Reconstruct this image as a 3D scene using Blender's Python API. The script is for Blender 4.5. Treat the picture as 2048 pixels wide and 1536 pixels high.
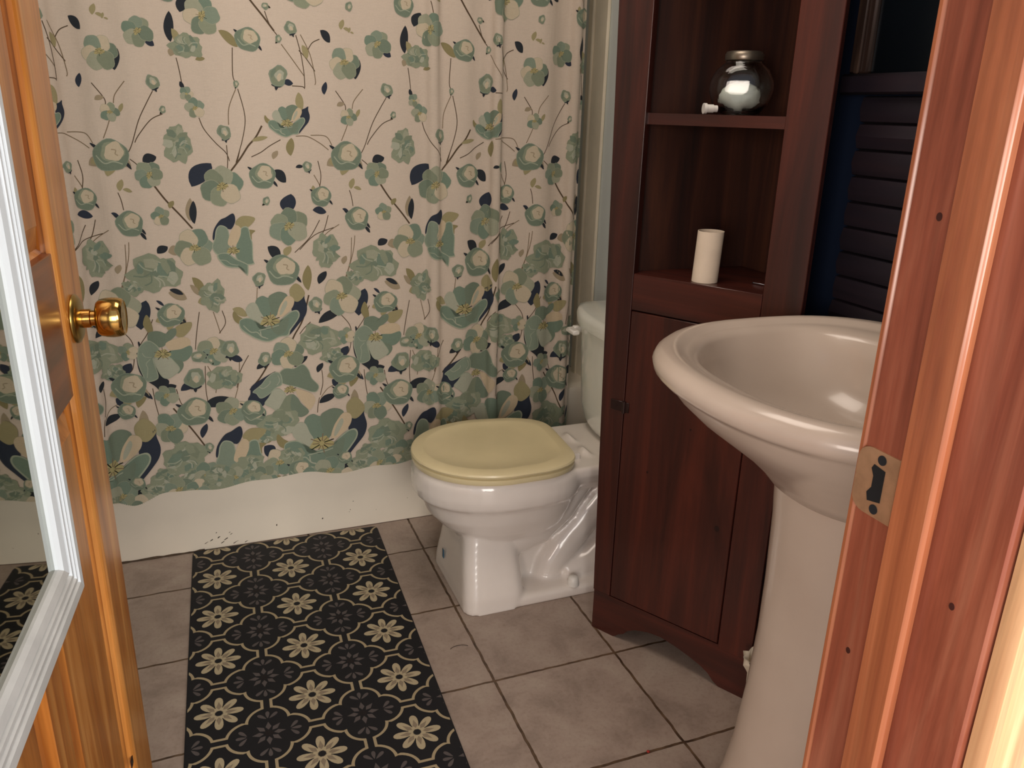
import bpy, math, random
import numpy as np
from mathutils import Vector, Matrix
for o in list(bpy.data.objects): bpy.data.objects.remove(o)
scene = bpy.context.scene
COL = scene.collection
PI = math.pi

# ---------------------------------------------------------------- camera, light, exposure
cam_data = bpy.data.cameras.new('camera'); cam = bpy.data.objects.new('camera', cam_data); COL.objects.link(cam)
Rv = Vector((0.93286241, -0.35929165, 0.02602388)); Uv = Vector((0.09331559, 0.31079544, 0.94588498)); Fv = Vector((0.34793668, 0.8799521, -0.3234569))
cam.matrix_world = Matrix(((Rv.x, Uv.x, -Fv.x, -0.5430), (Rv.y, Uv.y, -Fv.y, -2.0518), (Rv.z, Uv.z, -Fv.z, 1.2452), (0, 0, 0, 1)))
cam_data.sensor_width = 36.0; cam_data.lens = 36.0*1611.73/2048; cam_data.clip_start = 0.02
scene.camera = cam

def hexlin(h):
    h = h.lstrip('#'); v = [int(h[i:i+2], 16)/255 for i in (0, 2, 4)]
    return tuple((c/12.92 if c <= .04045 else ((c+.055)/1.055)**2.4) for c in v)

w = bpy.data.worlds.new('world'); scene.world = w; w.use_nodes = True
bg = w.node_tree.nodes['Background']; bg.inputs[0].default_value = (0.86, 0.88, 1.0, 1); bg.inputs[1].default_value = 0.55

def area(name, loc, target, sx, sy, power, color):
    l = bpy.data.lights.new(name, 'AREA'); l.shape = 'RECTANGLE'; l.size = sx; l.size_y = sy; l.energy = power; l.color = color
    o = bpy.data.objects.new(name, l); COL.objects.link(o); o.location = loc
    o.rotation_euler = (Vector(target)-Vector(loc)).to_track_quat('-Z', 'Y').to_euler(); return o
area('hall_window_light', (1.3, -4.4, 1.6), (-0.5, -0.6, 0.8), 1.1, 1.4, 62, (1.0, 0.98, 0.95))
area('hall_daylight', (-0.45, -4.6, 1.35), (-0.3, 0, 0.3), 1.8, 1.5, 105, (1.0, 0.93, 0.86))
area('hall_side_fill', (-2.5, -3.7, 1.3), (0.3, -1.1, 0.5), 1.2, 1.3, 62, (1.0, 0.86, 0.76))  # added fill to brighten sink pedestal and right jamb; no known window there
area('bathroom_ceiling_fill', (-0.1, -0.8, 2.36), (-0.1, -0.8, 0), 0.7, 0.7, 10.5, (1.0, 0.86, 0.74))  # added soft fill for the bathroom, not a known ceiling fixture

scene.view_settings.view_transform = 'Standard'; scene.view_settings.look = 'None'
scene.view_settings.gamma = 1.0; scene.view_settings.use_curve_mapping = False
scene.view_settings.exposure = 0.0

# ---------------------------------------------------------------- helpers
class MB:
    """collects vertices and faces of one mesh"""
    def __init__(s): s.v = []; s.f = []; s.m = []; s.c = []; s.mi = 0; s.col = None
    def add(s, vs, fs, mi=None, col=None):
        b = len(s.v); s.v += [tuple(p) for p in vs]
        for f in fs: s.f.append(tuple(i+b for i in f)); s.m.append(s.mi if mi is None else mi); s.c.append(col)
        return s
    def box(s, x0, x1, y0, y1, z0, z1, bev=0.0, mi=None):
        if x1 < x0: x0, x1 = x1, x0
        if y1 < y0: y0, y1 = y1, y0
        b = min(bev, (x1-x0)/2.01, (y1-y0)/2.01, (z1-z0)/2.01)
        if b <= 0:
            vs = [(x, y, z) for z in (z0, z1) for y in (y0, y1) for x in (x0, x1)]
            s.add(vs, [(0, 2, 3, 1), (4, 5, 7, 6), (0, 1, 5, 4), (2, 6, 7, 3), (0, 4, 6, 2), (1, 3, 7, 5)], mi); return s
        cx, cy, cz = (x0+x1)/2, (y0+y1)/2, (z0+z1)/2; hx, hy, hz = (x1-x0)/2, (y1-y0)/2, (z1-z0)/2
        vs = []; idx = {}
        for i in (-1, 1):
            for j in (-1, 1):
                for k in (-1, 1):
                    for a in range(3):
                        p = [hx-b, hy-b, hz-b]; p[a] = (hx, hy, hz)[a]
                        idx[(i, j, k, a)] = len(vs); vs.append((cx+i*p[0], cy+j*p[1], cz+k*p[2]))
        fs = []
        for i in (-1, 1):
            q = [idx[(i, -1, -1, 0)], idx[(i, 1, -1, 0)], idx[(i, 1, 1, 0)], idx[(i, -1, 1, 0)]]; fs.append(q if i > 0 else q[::-1])
            q = [idx[(-1, i, -1, 1)], idx[(-1, i, 1, 1)], idx[(1, i, 1, 1)], idx[(1, i, -1, 1)]]; fs.append(q if i > 0 else q[::-1])
            q = [idx[(-1, -1, i, 2)], idx[(1, -1, i, 2)], idx[(1, 1, i, 2)], idx[(-1, 1, i, 2)]]; fs.append(q if i > 0 else q[::-1])
        for i in (-1, 1):
            for j in (-1, 1):
                q = [idx[(i, j, -1, 0)], idx[(i, j, -1, 1)], idx[(i, j, 1, 1)], idx[(i, j, 1, 0)]]; fs.append(q if i*j > 0 else q[::-1])
                q = [idx[(-1, i, j, 1)], idx[(-1, i, j, 2)], idx[(1, i, j, 2)], idx[(1, i, j, 1)]]; fs.append(q if i*j > 0 else q[::-1])
                q = [idx[(i, -1, j, 2)], idx[(i, -1, j, 0)], idx[(i, 1, j, 0)], idx[(i, 1, j, 2)]]; fs.append(q if i*j > 0 else q[::-1])
                for k in (-1, 1):
                    q = [idx[(i, j, k, 0)], idx[(i, j, k, 1)], idx[(i, j, k, 2)]]; fs.append(q if i*j*k > 0 else q[::-1])
        s.add(vs, fs, mi); return s
    def rings(s, rs, closed=False, cap0=True, cap1=True, mi=None):
        """loft through rings of equal point count"""
        n = len(rs[0]); vs = [p for r in rs for p in r]; fs = []
        for a in range(len(rs)-1+(1 if closed else 0)):
            b = (a+1) % len(rs)
            for i in range(n):
                j = (i+1) % n; fs.append((a*n+i, a*n+j, b*n+j, b*n+i))
        if not closed:
            if cap0: fs.append(tuple(range(n))[::-1])
            if cap1: fs.append(tuple((len(rs)-1)*n+i for i in range(n)))
        s.add(vs, fs, mi); return s
    def lathe(s, prof, center=(0, 0, 0), axis='Z', n=40, cap0=True, cap1=True, mi=None):
        rs = []
        for r, h in prof:
            ring = []
            for i in range(n):
                a = 2*PI*i/n; c, d = r*math.cos(a), r*math.sin(a)
                p = {'Z': (c, d, h), 'X': (h, c, d), 'Y': (d, h, c), '-Y': (c, -h, d)}[axis]
                ring.append((center[0]+p[0], center[1]+p[1], center[2]+p[2]))
            rs.append(ring)
        return s.rings(rs, False, cap0, cap1, mi)
    def tube(s, pts, rad, n=14, mi=None, sq=1.0):
        rs = []; pts = [Vector(p) for p in pts]; up = None
        for i, p in enumerate(pts):
            d = (pts[min(i+1, len(pts)-1)]-pts[max(i-1, 0)]).normalized()
            if up is None: up = Vector((0, 0, 1)) if abs(d.z) < .9 else Vector((0, 1, 0))
            a = d.cross(up).normalized(); b = a.cross(d).normalized(); up = b
            r = rad[i] if isinstance(rad, (list, tuple)) else rad
            rs.append([tuple(p+a*(r*sq*math.cos(t))+b*(r*math.sin(t))) for t in [2*PI*k/n for k in range(n)]])
        return s.rings(rs, mi=mi)
    def prism(s, poly, fn, d0, d1, mi=None):
        """closed polygon extruded from d0 to d1; fn(u, v, d) -> point"""
        n = len(poly); vs = [fn(u, v, d0) for u, v in poly]+[fn(u, v, d1) for u, v in poly]
        fs = [tuple(range(n))[::-1], tuple(range(n, 2*n))]+[(i, (i+1) % n, n+(i+1) % n, n+i) for i in range(n)]
        return s.add(vs, fs, mi)
    def build(s, name, mats, parent=None, world=True, smooth=None, remesh=None, bevel=None, subsurf=0):
        me = bpy.data.meshes.new(name); vs = s.v
        if parent is not None and world:
            pw = Matrix(); q = parent
            while q is not None: pw = q.matrix_basis @ pw; q = q.parent
            inv = pw.inverted(); vs = [tuple(inv @ Vector(p)) for p in vs]
        me.from_pydata(vs, [], s.f)
        if not isinstance(mats, (list, tuple)): mats = [mats]
        for m in mats: me.materials.append(m)
        me.polygons.foreach_set('material_index', s.m)
        if any(c is not None for c in s.c):
            ca = me.color_attributes.new('print', 'BYTE_COLOR', 'CORNER'); arr = []
            for f, c in zip(s.f, s.c): arr += list(c or (1, 1, 1))[:3]*0 + [x for _ in f for x in ((c or (1, 1, 1))[0], (c or (1, 1, 1))[1], (c or (1, 1, 1))[2], 1.0)]
            ca.data.foreach_set('color', arr)
        me.update()
        o = bpy.data.objects.new(name, me); COL.objects.link(o)
        if parent is not None: o.parent = parent
        if smooth is not None:
            me.shade_smooth()
            if smooth < 180 and not remesh: me.set_sharp_from_angle(angle=math.radians(smooth))
        if remesh:
            md = o.modifiers.new('remesh', 'REMESH'); md.mode = 'VOXEL'; md.voxel_size = remesh[0]; md.use_smooth_shade = True
            sm = o.modifiers.new('smooth', 'SMOOTH'); sm.iterations = remesh[1]; sm.factor = .5
        if bevel:
            bm_ = o.modifiers.new('bevel', 'BEVEL'); bm_.width = bevel; bm_.segments = 2; bm_.limit_method = 'ANGLE'; bm_.angle_limit = math.radians(40)
        if subsurf:
            ss = o.modifiers.new('subsurf', 'SUBSURF'); ss.levels = subsurf; ss.render_levels = subsurf
        return o

def thing(name, label, cat, loc=(0, 0, 0), rotz=0.0, group=None, kind=None):
    o = bpy.data.objects.new(name, None); COL.objects.link(o); o.empty_display_size = .05
    o.matrix_world = Matrix.Translation(loc) @ Matrix.Rotation(rotz, 4, 'Z')
    return tag(o, label, cat, group, kind)
def tag(o, label, cat=None, group=None, kind=None):
    o['label'] = label
    if cat: o['category'] = cat
    if group: o['group'] = group
    if kind: o['kind'] = kind
    return o

# ---------------------------------------------------------------- materials
def newmat(name):
    m = bpy.data.materials.new(name); m.use_nodes = True; nt = m.node_tree; b = nt.nodes['Principled BSDF']; return m, nt, b
def N(nt, t, **k):
    n = nt.nodes.new(t)
    for a, v in k.items(): setattr(n, a, v)
    return n
def coords(nt, scale=(1, 1, 1), rot=(0, 0, 0)):
    tc = N(nt, 'ShaderNodeTexCoord'); mp = N(nt, 'ShaderNodeMapping'); mp.inputs['Scale'].default_value = scale; mp.inputs['Rotation'].default_value = rot
    nt.links.new(tc.outputs['Object'], mp.inputs[0]); return mp.outputs[0]
def ramp(nt, fac, stops):
    r = N(nt, 'ShaderNodeValToRGB'); e = r.color_ramp.elements
    while len(e) > 1: e.remove(e[-1])
    e[0].position = stops[0][0]; e[0].color = (*stops[0][1], 1)
    for p, c in stops[1:]: q = e.new(p); q.color = (*c, 1)
    nt.links.new(fac, r.inputs[0]); return r.outputs[0]
def noise(nt, vec, scale, detail=4, rough=.55, dist=0):
    n = N(nt, 'ShaderNodeTexNoise'); n.inputs['Scale'].default_value = scale; n.inputs['Detail'].default_value = detail
    n.inputs['Roughness'].default_value = rough; n.inputs['Distortion'].default_value = dist
    nt.links.new(vec, n.inputs['Vector']); return n.outputs['Fac']
def mixc(nt, fac, a, b, mode='MIX'):
    m = N(nt, 'ShaderNodeMix', data_type='RGBA', blend_type=mode)
    for s, v in ((0, fac), (6, a), (7, b)):
        if hasattr(v, 'links') or hasattr(v, 'is_output'): nt.links.new(v, m.inputs[s])
        elif isinstance(v, (int, float)): m.inputs[s].default_value = v
        else: m.inputs[s].default_value = (*v, 1)
    return m.outputs[2]
def bump(nt, b, h, strength, dist=.001):
    n = N(nt, 'ShaderNodeBump'); n.inputs['Strength'].default_value = strength; n.inputs['Distance'].default_value = dist
    nt.links.new(h, n.inputs['Height']); nt.links.new(n.outputs[0], b.inputs['Normal'])
def paint(name, col, rough=.5, var=.06, scale=6, bumpy=0.0, coat=0, metal=0, spec=None):
    m, nt, b = newmat(name); c = hexlin(col)
    v = noise(nt, coords(nt), scale, 5)
    out = ramp(nt, v, [(.3, tuple(x*(1-var) for x in c)), (.7, tuple(min(1, x*(1+var)) for x in c))])
    nt.links.new(out, b.inputs['Base Color']); b.inputs['Roughness'].default_value = rough; b.inputs['Metallic'].default_value = metal
    if coat: b.inputs['Coat Weight'].default_value = coat; b.inputs['Coat Roughness'].default_value = .08
    if spec is not None: b.inputs['Specular IOR Level'].default_value = spec
    if bumpy: bump(nt, b, noise(nt, coords(nt), 220, 3), bumpy, .0006)
    return m
def wood(name, dark, mid, light, axis='Z', s=1.0, rough=.35, coat=.3, knots=0.0):
    m, nt, b = newmat(name)
    sc = {'Z': (9*s, 9*s, .7*s), 'X': (.7*s, 9*s, 9*s), 'Y': (9*s, .7*s, 9*s)}[axis]
    fine = {'Z': (90*s, 90*s, 1.6*s), 'X': (1.6*s, 90*s, 90*s), 'Y': (90*s, 1.6*s, 90*s)}[axis]
    a = noise(nt, coords(nt, sc), 1.6, 5, .6, 1.2); f = noise(nt, coords(nt, fine), 1.0, 3, .6, .2)
    c1 = ramp(nt, a, [(.28, hexlin(dark)), (.5, hexlin(mid)), (.72, hexlin(light))])
    c2 = ramp(nt, f, [(.3, (.72, .72, .72)), (.62, (1.05, 1.05, 1.05))])
    out = mixc(nt, .8, c1, c2, 'MULTIPLY')
    if knots:
        v = N(nt, 'ShaderNodeTexVoronoi'); v.inputs['Scale'].default_value = 2.1
        q = {'Z': (2.2, 2.2, 1), 'X': (1, 2.2, 2.2), 'Y': (2.2, 1, 2.2)}[axis]
        nt.links.new(coords(nt, q), v.inputs['Vector'])
        k = ramp(nt, v.outputs['Distance'], [(0, (knots,)*3), (.045, (knots,)*3), (.075, (1, 1, 1))])
        out = mixc(nt, 1.0, out, k, 'MULTIPLY')
    nt.links.new(out, b.inputs['Base Color']); b.inputs['Roughness'].default_value = rough
    b.inputs['Coat Weight'].default_value = coat; b.inputs['Coat Roughness'].default_value = .2
    bump(nt, b, f, .12, .0008)
    return m

def tile_mat():
    m, nt, b = newmat('floor_tile')
    vec = coords(nt); ns = N(nt, 'ShaderNodeTexNoise'); ns.inputs['Scale'].default_value = 28; nt.links.new(vec, ns.inputs['Vector'])
    ad = N(nt, 'ShaderNodeVectorMath', operation='MULTIPLY_ADD'); ad.inputs[1].default_value = (.006, .006, 0); nt.links.new(ns.outputs['Color'], ad.inputs[0])
    off = N(nt, 'ShaderNodeVectorMath', operation='ADD'); off.inputs[1].default_value = (-.003, -.003, 0); nt.links.new(vec, off.inputs[0]); nt.links.new(off.outputs[0], ad.inputs[2])
    br = N(nt, 'ShaderNodeTexBrick', offset=0.0, squash=1.0)
    br.inputs['Scale'].default_value = 1; br.inputs['Brick Width'].default_value = .31; br.inputs['Row Height'].default_value = .31
    br.inputs['Mortar Size'].default_value = .0034; br.inputs['Mortar Smooth'].default_value = .25; br.inputs['Bias'].default_value = 0
    br.inputs['Color1'].default_value = (1, 1, 1, 1); br.inputs['Color2'].default_value = (.88, .87, .86, 1); br.inputs['Mortar'].default_value = (1, 1, 1, 1)
    nt.links.new(ad.outputs[0], br.inputs['Vector'])
    a = noise(nt, vec, 9, 7, .65, .4); a2 = noise(nt, vec, 120, 3, .6)
    c = ramp(nt, a, [(.3, hexlin('#8f7f74')), (.5, hexlin('#a8968a')), (.72, hexlin('#b5a699'))])
    c = mixc(nt, 1.0, c, br.outputs['Color'], 'MULTIPLY')
    c = mixc(nt, .5, c, ramp(nt, a2, [(.25, (.7, .66, .62)), (.5, (1, 1, 1))]), 'MULTIPLY')
    g = ramp(nt, noise(nt, vec, 30, 4), [(.35, hexlin('#3a2819')), (.65, hexlin('#6a523c'))])
    out = mixc(nt, br.outputs['Fac'], c, g)
    nt.links.new(out, b.inputs['Base Color']); b.inputs['Roughness'].default_value = .48
    inv = N(nt, 'ShaderNodeMath', operation='SUBTRACT'); inv.inputs[0].default_value = 1; nt.links.new(br.outputs['Fac'], inv.inputs[1])
    bump(nt, b, inv.outputs[0], .8, .002)
    return m
def print_mat(name, rough, weave, spec=.3, sheen=0):
    m, nt, b = newmat(name); a = N(nt, 'ShaderNodeVertexColor', layer_name='print')
    v = noise(nt, coords(nt, (1, 1, 1)), weave, 2, .7); v2 = noise(nt, coords(nt, (40, 40, 400)), 2, 2, .7)
    c = mixc(nt, .55, a.outputs[0], ramp(nt, v, [(.3, (.82, .81, .8)), (.6, (1.04, 1.04, 1.04))]), 'MULTIPLY')
    c = mixc(nt, .4, c, ramp(nt, v2, [(.3, (.85, .85, .85)), (.6, (1.03, 1.03, 1.03))]), 'MULTIPLY')
    nt.links.new(c, b.inputs['Base Color']); b.inputs['Roughness'].default_value = rough; b.inputs['Specular IOR Level'].default_value = spec
    b.inputs['Sheen Weight'].default_value = sheen*.5
    if sheen:
        h = noise(nt, coords(nt, (9, 9, 2.2)), 1.0, 4, .5, .3); bump(nt, b, h, .55, .02)
    return m
def porcelain(name, col, col2=None, rough=.18, coat=.5):
    m, nt, b = newmat(name)
    out = ramp(nt, noise(nt, coords(nt), 5, 4), [(.35, hexlin(col2 or col)), (.65, hexlin(col))])
    nt.links.new(out, b.inputs['Base Color']); b.inputs['Roughness'].default_value = rough; b.inputs['Coat Weight'].default_value = coat; b.inputs['Coat Roughness'].default_value = .06
    return m
M = {}
M['tile'] = tile_mat()
M['tub'] = paint('tub_enamel', '#e6dccb', .4, .05, 3, .15)
M['chip'] = paint('chipped_paint', '#3c3128', .8)
M['caulk'] = paint('old_caulk', '#4a3b2c', .9, .3, 30)
M['wall_blue'] = paint('pale_blue_wall_paint', '#dbe3e1', .6, .03, 4, .2)
M['navy'] = paint('navy_wall_paint', '#0a1930', .6, .1, 4, .2)
M['hallwall'] = paint('hall_wall_paint', '#cfd6da', .6, .03, 4, .2)
M['ceil'] = paint('ceiling_paint', '#c9c2b6', .7, .03, 4)
M['trimwhite'] = paint('aged_white_trim_paint', '#ebe1ca', .45, .08, 8, .2)
M['knot'] = paint('wood_knot', '#3d1a14', .5)
M['porc'] = porcelain('white_porcelain', '#efe7df', '#e8dfd6')
M['sinkporc'] = porcelain('bone_porcelain', '#cfbfb0', '#c8b7a8', .25, .3)
M['tank'] = porcelain('tank_porcelain', '#eceee6', '#e2e4db')
M['lid'] = paint('yellowed_toilet_seat_plastic', '#e2d3a8', .3, .05, 7, 0, .3)
M['mahog'] = wood('mahogany_stain', '#280f0b', '#421a12', '#562317', 'Z', 1.0, .38, .35)
M['mahogX'] = wood('mahogany_stain_horizontal', '#2c110d', '#451b13', '#542318', 'X', 1.0, .38, .35)
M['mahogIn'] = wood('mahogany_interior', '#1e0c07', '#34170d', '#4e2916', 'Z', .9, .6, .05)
M['oak'] = wood('orange_oak', '#8a4716', '#b4702e', '#d39550', 'Z', 1.3, .33, .4)
M['oakX'] = wood('orange_oak_rail', '#552712', '#74391a', '#8c4d26', 'X', 1.2, .33, .4)
M['fir'] = wood('varnished_fir_jamb', '#743a2a', '#924f3a', '#a8674e', 'Z', 1.6, .35, .4, .35)
M['firlight'] = wood('varnished_fir_casing', '#b5825a', '#d0a477', '#e2c096', 'Z', 1.8, .4, .3)
M['firstop'] = wood('varnished_fir_stop', '#8c4d33', '#a5613f', '#b6744f', 'Z', 1.6, .3, .5)
M['framewhite'] = paint('white_frame_paint', '#d3dade', .35, .03, 10, .1)
M['framebottom'] = paint('dusty_white_frame_paint', '#c6c7c4', .4, .08, 25, .1)
M['brass'] = paint('polished_brass', '#cda35a', .14, .05, 10, 0, 0, 1)
M['brassdull'] = paint('tarnished_brass', '#a78a4c', .3, .1, 14, 0, 0, 1)
M['strike'] = paint('worn_brass_strike', '#c9a684', .35, .2, 40, 0, 0, .7)
M['black'] = paint('black_hollow', '#0a0a0c', .9)
M['screw'] = paint('dark_screw_hole', '#14161a', .8)
M['hinge'] = paint('painted_hinge', '#2a1512', .45, .2, 30, 0, .2, .3)
M['tubecard'] = paint('toilet_paper_core', '#e2d2bd', .85, .04, 30, .2)
M['white'] = paint('white_plastic', '#e8e5de', .35)
M['jarlid'] = paint('dull_jar_lid_metal', '#8f8577', .35, .15, 20, 0, 0, .9)
M['cotton'] = paint('white_cotton', '#e9ebe4', .95, .06, 40, .6)
M['sticker'] = paint('blue_sticker', '#1f5a78', .4)
M['slat'] = wood('dark_slat_wood', '#15101a', '#1d1520', '#271a22', 'Y', 1.0, .6, .05)
M['darkframe'] = wood('dark_brown_frame', '#241b18', '#3a2b25', '#5b473a', 'Z', 1.4, .4, .2)
M['paper'] = paint('crumpled_liner', '#d9cdb9', .75, .08, 20, .4)
M['red'] = paint('red_crumb', '#a02418', .6)
M['hair'] = paint('dark_hair', '#2a1c16', .6)
M['metal'] = paint('steel', '#9a9aa0', .3, .05, 10, 0, 0, 1)
def glass(name, col=(1, 1, 1), rough=.0):
    m, nt, b = newmat(name); b.inputs['Base Color'].default_value = (*col, 1); b.inputs['Roughness'].default_value = rough
    b.inputs['Transmission Weight'].default_value = 1; b.inputs['IOR'].default_value = 1.45; return m
M['glass'] = glass('jar_glass', (.93, .97, .94))
m, nt, b = newmat('mirror_silver'); M['mirror'] = m
b.inputs['Metallic'].default_value = 1; b.inputs['Roughness'].default_value = .015
nt.links.new(ramp(nt, noise(nt, coords(nt), 3, 2), [(.3, (.34, .35, .31)), (.7, (.40, .41, .36))]), b.inputs['Base Color'])
m, nt, b = newmat('dark_pane'); M['pane'] = m
b.inputs['Roughness'].default_value = .3
nt.links.new(ramp(nt, noise(nt, coords(nt), 3, 2), [(.3, hexlin('#05090e')), (.7, hexlin('#0c1218'))]), b.inputs['Base Color'])
M['curtain'] = print_mat('printed_cotton_curtain', .9, 900, .15, .1)
M['mat'] = print_mat('printed_vinyl_mat', .62, 500, .3)

# ---------------------------------------------------------------- the room
XW = 0.64          # right wall plane
YA = 0.192         # face of the tub
def struct(mb, name, mat, label, cat, **k): return tag(mb.build(name, mat, **k), label, cat, kind='structure')
struct(MB().box(-1.0, XW+.1, -3.6, 1.05, -.06, 0), 'floor', M['tile'], 'grey beige square ceramic tile floor with brown grout', 'floor')
struct(MB().box(-1.0, XW+.1, -1.724, 1.05, 2.4, 2.46), 'ceiling', M['ceil'], 'plain ceiling over the bathroom', 'ceiling')
struct(MB().box(-1.06, -1.0, -1.724, 1.05, 0, 2.4), 'wall_left', M['wall_blue'], 'pale wall beyond the open door', 'wall')
struct(MB().box(-1.0, XW+.1, .99, 1.05, 0, 2.4), 'wall_back', M['trimwhite'], 'wall behind the shower curtain', 'wall')
wr = MB(); wr.box(XW, XW+.1, -.52, .99, 0, 2.4); wr.box(XW, XW+.1, -1.724, -.52, 0, 2.4, mi=1)
struct(wr, 'wall_right', [M['wall_blue'], M['navy']], 'right wall, pale blue by the toilet and navy behind the sink', 'wall')
wf = MB(); wf.box(-1.0, -.800, -1.724, -1.582, 0, 2.4); wf.box(-.018, XW, -1.724, -1.582, 0, 2.4); wf.box(-.800, -.018, -1.724, -1.582, 2.06, 2.4)
struct(wf, 'wall_front', M['hallwall'], 'wall around the doorway', 'wall')
# white trim board running up the wall at the end of the tub
t1 = MB(); t1.box(XW-.012, XW-.001, .235, .335, 0, 2.4, .003); t1.box(XW-.02, XW-.010, .315, .345, 0, 2.4, .003)
struct(t1, 'trim_1', M['trimwhite'], 'aged white vertical trim board between curtain and pale blue wall', 'trim', smooth=40)

# doorway: jambs, stops and casing
XJ = -.04
def jamb(side):
    s = 1 if side == 'right' else -1; x = XJ if s > 0 else -.778
    r = thing('trim_2' if s > 0 else 'trim_3', 'varnished reddish fir door jamb with strike plate, right of the doorway' if s > 0 else 'varnished fir door jamb on the hinge side of the doorway', 'door jamb', (x, -1.65, 0), 0, kind='structure')
    b = MB(); b.box(x, x+s*.020, -1.722, -1.583, 0, 2.04, .002)
    for ky, kz_, kr in ((-1.612, 1.179, .0032), (-1.690, .90, .003), (-1.605, .80, .003)): b.prism([(ky+kr*.8*math.cos(2*PI*q/12), kz_+kr*math.sin(2*PI*q/12)) for q in range(12)], lambda u, v, d: (x-s*d, u, v), -.001, .0004, mi=1)
    b.build('jamb_board', [M['fir'], M['knot']], r, smooth=40)
    b = MB(); b.box(x-s*.0115, x, -1.664, -1.628, 0, 2.03, .003); b.build('door_stop', M['firstop'], r, smooth=40)
    # room side edge strip
    b = MB(); b.box(x-s*.001, x+s*.018, -1.5845, -1.5755, 0, 2.04, .003); b.build('edge_strip', M['firstop'], r, smooth=40)
    # hall side casing, moulded profile
    prof = [(.010, 0), (.010, .010), (.013, .0145), (.019, .0155), (.022, .012), (.026, .013), (.036, .017), (.046, .0185), (.052, .016), (.056, .019), (.063, .020), (.067, .016), (.067, 0)]
    b = MB(); n = len(prof); ring = lambda z: [(x+s*(p-.004), -1.724-q, z) for p, q in prof]
    b.rings([ring(0), ring(2.09)]); b.build('casing', M['firlight'], r, smooth=35)
    return r
jr = jamb('right'); jl = jamb('left')
hd = thing('trim_4', 'varnished fir head jamb over the doorway', 'door jamb', (-.4, -1.65, 2.04), 0, kind='structure')
b = MB(); b.box(-.80, -.018, -1.722, -1.583, 2.04, 2.06, .002); b.build('jamb_board', M['fir'], hd)
# strike plate with latch mortise, on the right jamb
sp = MB()
zc = .961; fnj = lambda u, v, d: (XJ-d, u, v)
yo, yi = -1.622, -1.5795
out = []
for a in range(0, 91, 18): out.append((yi-.014+.014*math.sin(math.radians(a)), zc+.029-.012+.012*math.cos(math.radians(a))))
for a in range(0, 91, 18): out.append((yi-.014+.014*math.cos(math.radians(a)), zc-.029+.012-.012*math.sin(math.radians(a))))
out += [(yo, zc-.029), (yo, zc+.029)]
sp.prism(out, fnj, 0, .0016)
spo = sp.build('strike_plate', M['strike'], jr, smooth=30); spo['label'] = 'worn brass strike plate with latch hole'
yo += .0065
MB().prism([(yo+.006, zc-.014), (yo+.019, zc-.017), (yo+.021, zc-.010), (yo+.017, zc-.004), (yo+.017, zc+.006), (yo+.020, zc+.012), (yo+.018, zc+.016), (yo+.006, zc+.014)][::-1], fnj, .0012, .0021).build('latch_hole', M['black'], spo)
for dz in (.022, -.022): MB().lathe([(.0042, 0), (.0042, .0008)], (XJ-.0023, yo+.011, zc+dz), 'X', 20).build('screw_hole', M['screw'], spo)

# ---------------------------------------------------------------- the open door
DH = (-.765, -1.577, .012); DA = math.radians(85)
door = thing('door_1', 'open orange oak panel door with brass knob, hinged at left', 'door', DH, DA, kind='structure')
# local axes: x along the door away from the hinge, y away from the viewer, z up
def dpart(mb, name, mat, par=door, **k): return mb.build(name, mat, par, world=False, **k)
DW, DT = .762, .035
st0, st1 = .645, DW                   # latch stile
def stile(a, c):
    return MB().box(a, c, 0, DT, 0, 2.02, .0015)
dpart(stile(st0, st1), 'stile', M['oak'], smooth=40); dpart(stile(.0, .115), 'stile', M['oak'], smooth=40)
dpart(MB().box(.345, .400, .0005, DT-.0005, .24, 1.93, .001), 'mullion', M['oak'])
for z0, z1 in ((0, .24), (.868, 1.052), (1.60, 1.70), (1.93, 2.02)):
    dpart(MB().box(.114, st0+.001, .0008, DT-.0008, z0, z1, .001), 'rail', M['oakX'], smooth=40)
# sticking: moulded strips beside the stile
mold = [(0, .0), (.004, -.0022), (.008, -.0004), (.012, -.0026), (.018, -.0028), (.022, -.0004), (.022, .006), (0, .006)]
b = MB(); b.rings([[(st0-.006+u, v, z) for u, v in mold][::-1] for z in (.0, 2.02)]); dpart(b, 'moulding', M['oak'], smooth=30)
for x0, x1 in ((.114, .346), (.399, st0+.002)):
    for z0, z1 in ((.24, .868), (1.052, 1.60), (1.70, 1.93)):
        b = MB(); q = [(0, .012), (.006, .016), (.035, .006), (.038, .004)]
        rs = [[(x0+i, d, z0+i), (x1-i, d, z0+i), (x1-i, d, z1-i), (x0+i, d, z1-i)] for i, d in q]
        b.rings([[(x0, .024, z0), (x1, .024, z0), (x1, .024, z1), (x0, .024, z1)]]+rs)
        dpart(b, 'raised_panel', M['oak'], smooth=20)
kz = .967-.012; kx = .700
kn = dpart(MB().lathe([(.0, 0), (.031, 0), (.0325, .002), (.0315, .0045), (.026, .0075), (.018, .009), (0, .0095)], (kx, 0, kz), '-Y', 56, cap0=False, cap1=False), 'door_knob', M['brassdull'], smooth=40)
kn['label'] = 'round brass knob with rose'
dpart(MB().lathe([(.0, .008), (.0125, .008), (.0125, .020), (.0105, .021), (.0105, .029), (.0, .029)], (kx, 0, kz), '-Y', 48, cap0=False, cap1=False), 'knob_neck', M['brass'], kn, smooth=30)
dpart(MB().lathe([(.0, .027), (.017, .027), (.0215, .0285), (.0245, .032), (.0262, .039), (.0268, .047), (.0262, .054), (.0245, .0595), (.0225, .0608), (.0215, .0598), (.014, .0598), (.0, .0606)], (kx, 0, kz), '-Y', 64, cap0=False, cap1=False), 'knob_ball', M['brass'], kn, smooth=50)
dpart(MB().box(DW-.0005, DW+.001, .006, DT-.006, kz-.028, kz+.028, .0004), 'latch_plate', M['brassdull'])
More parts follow.
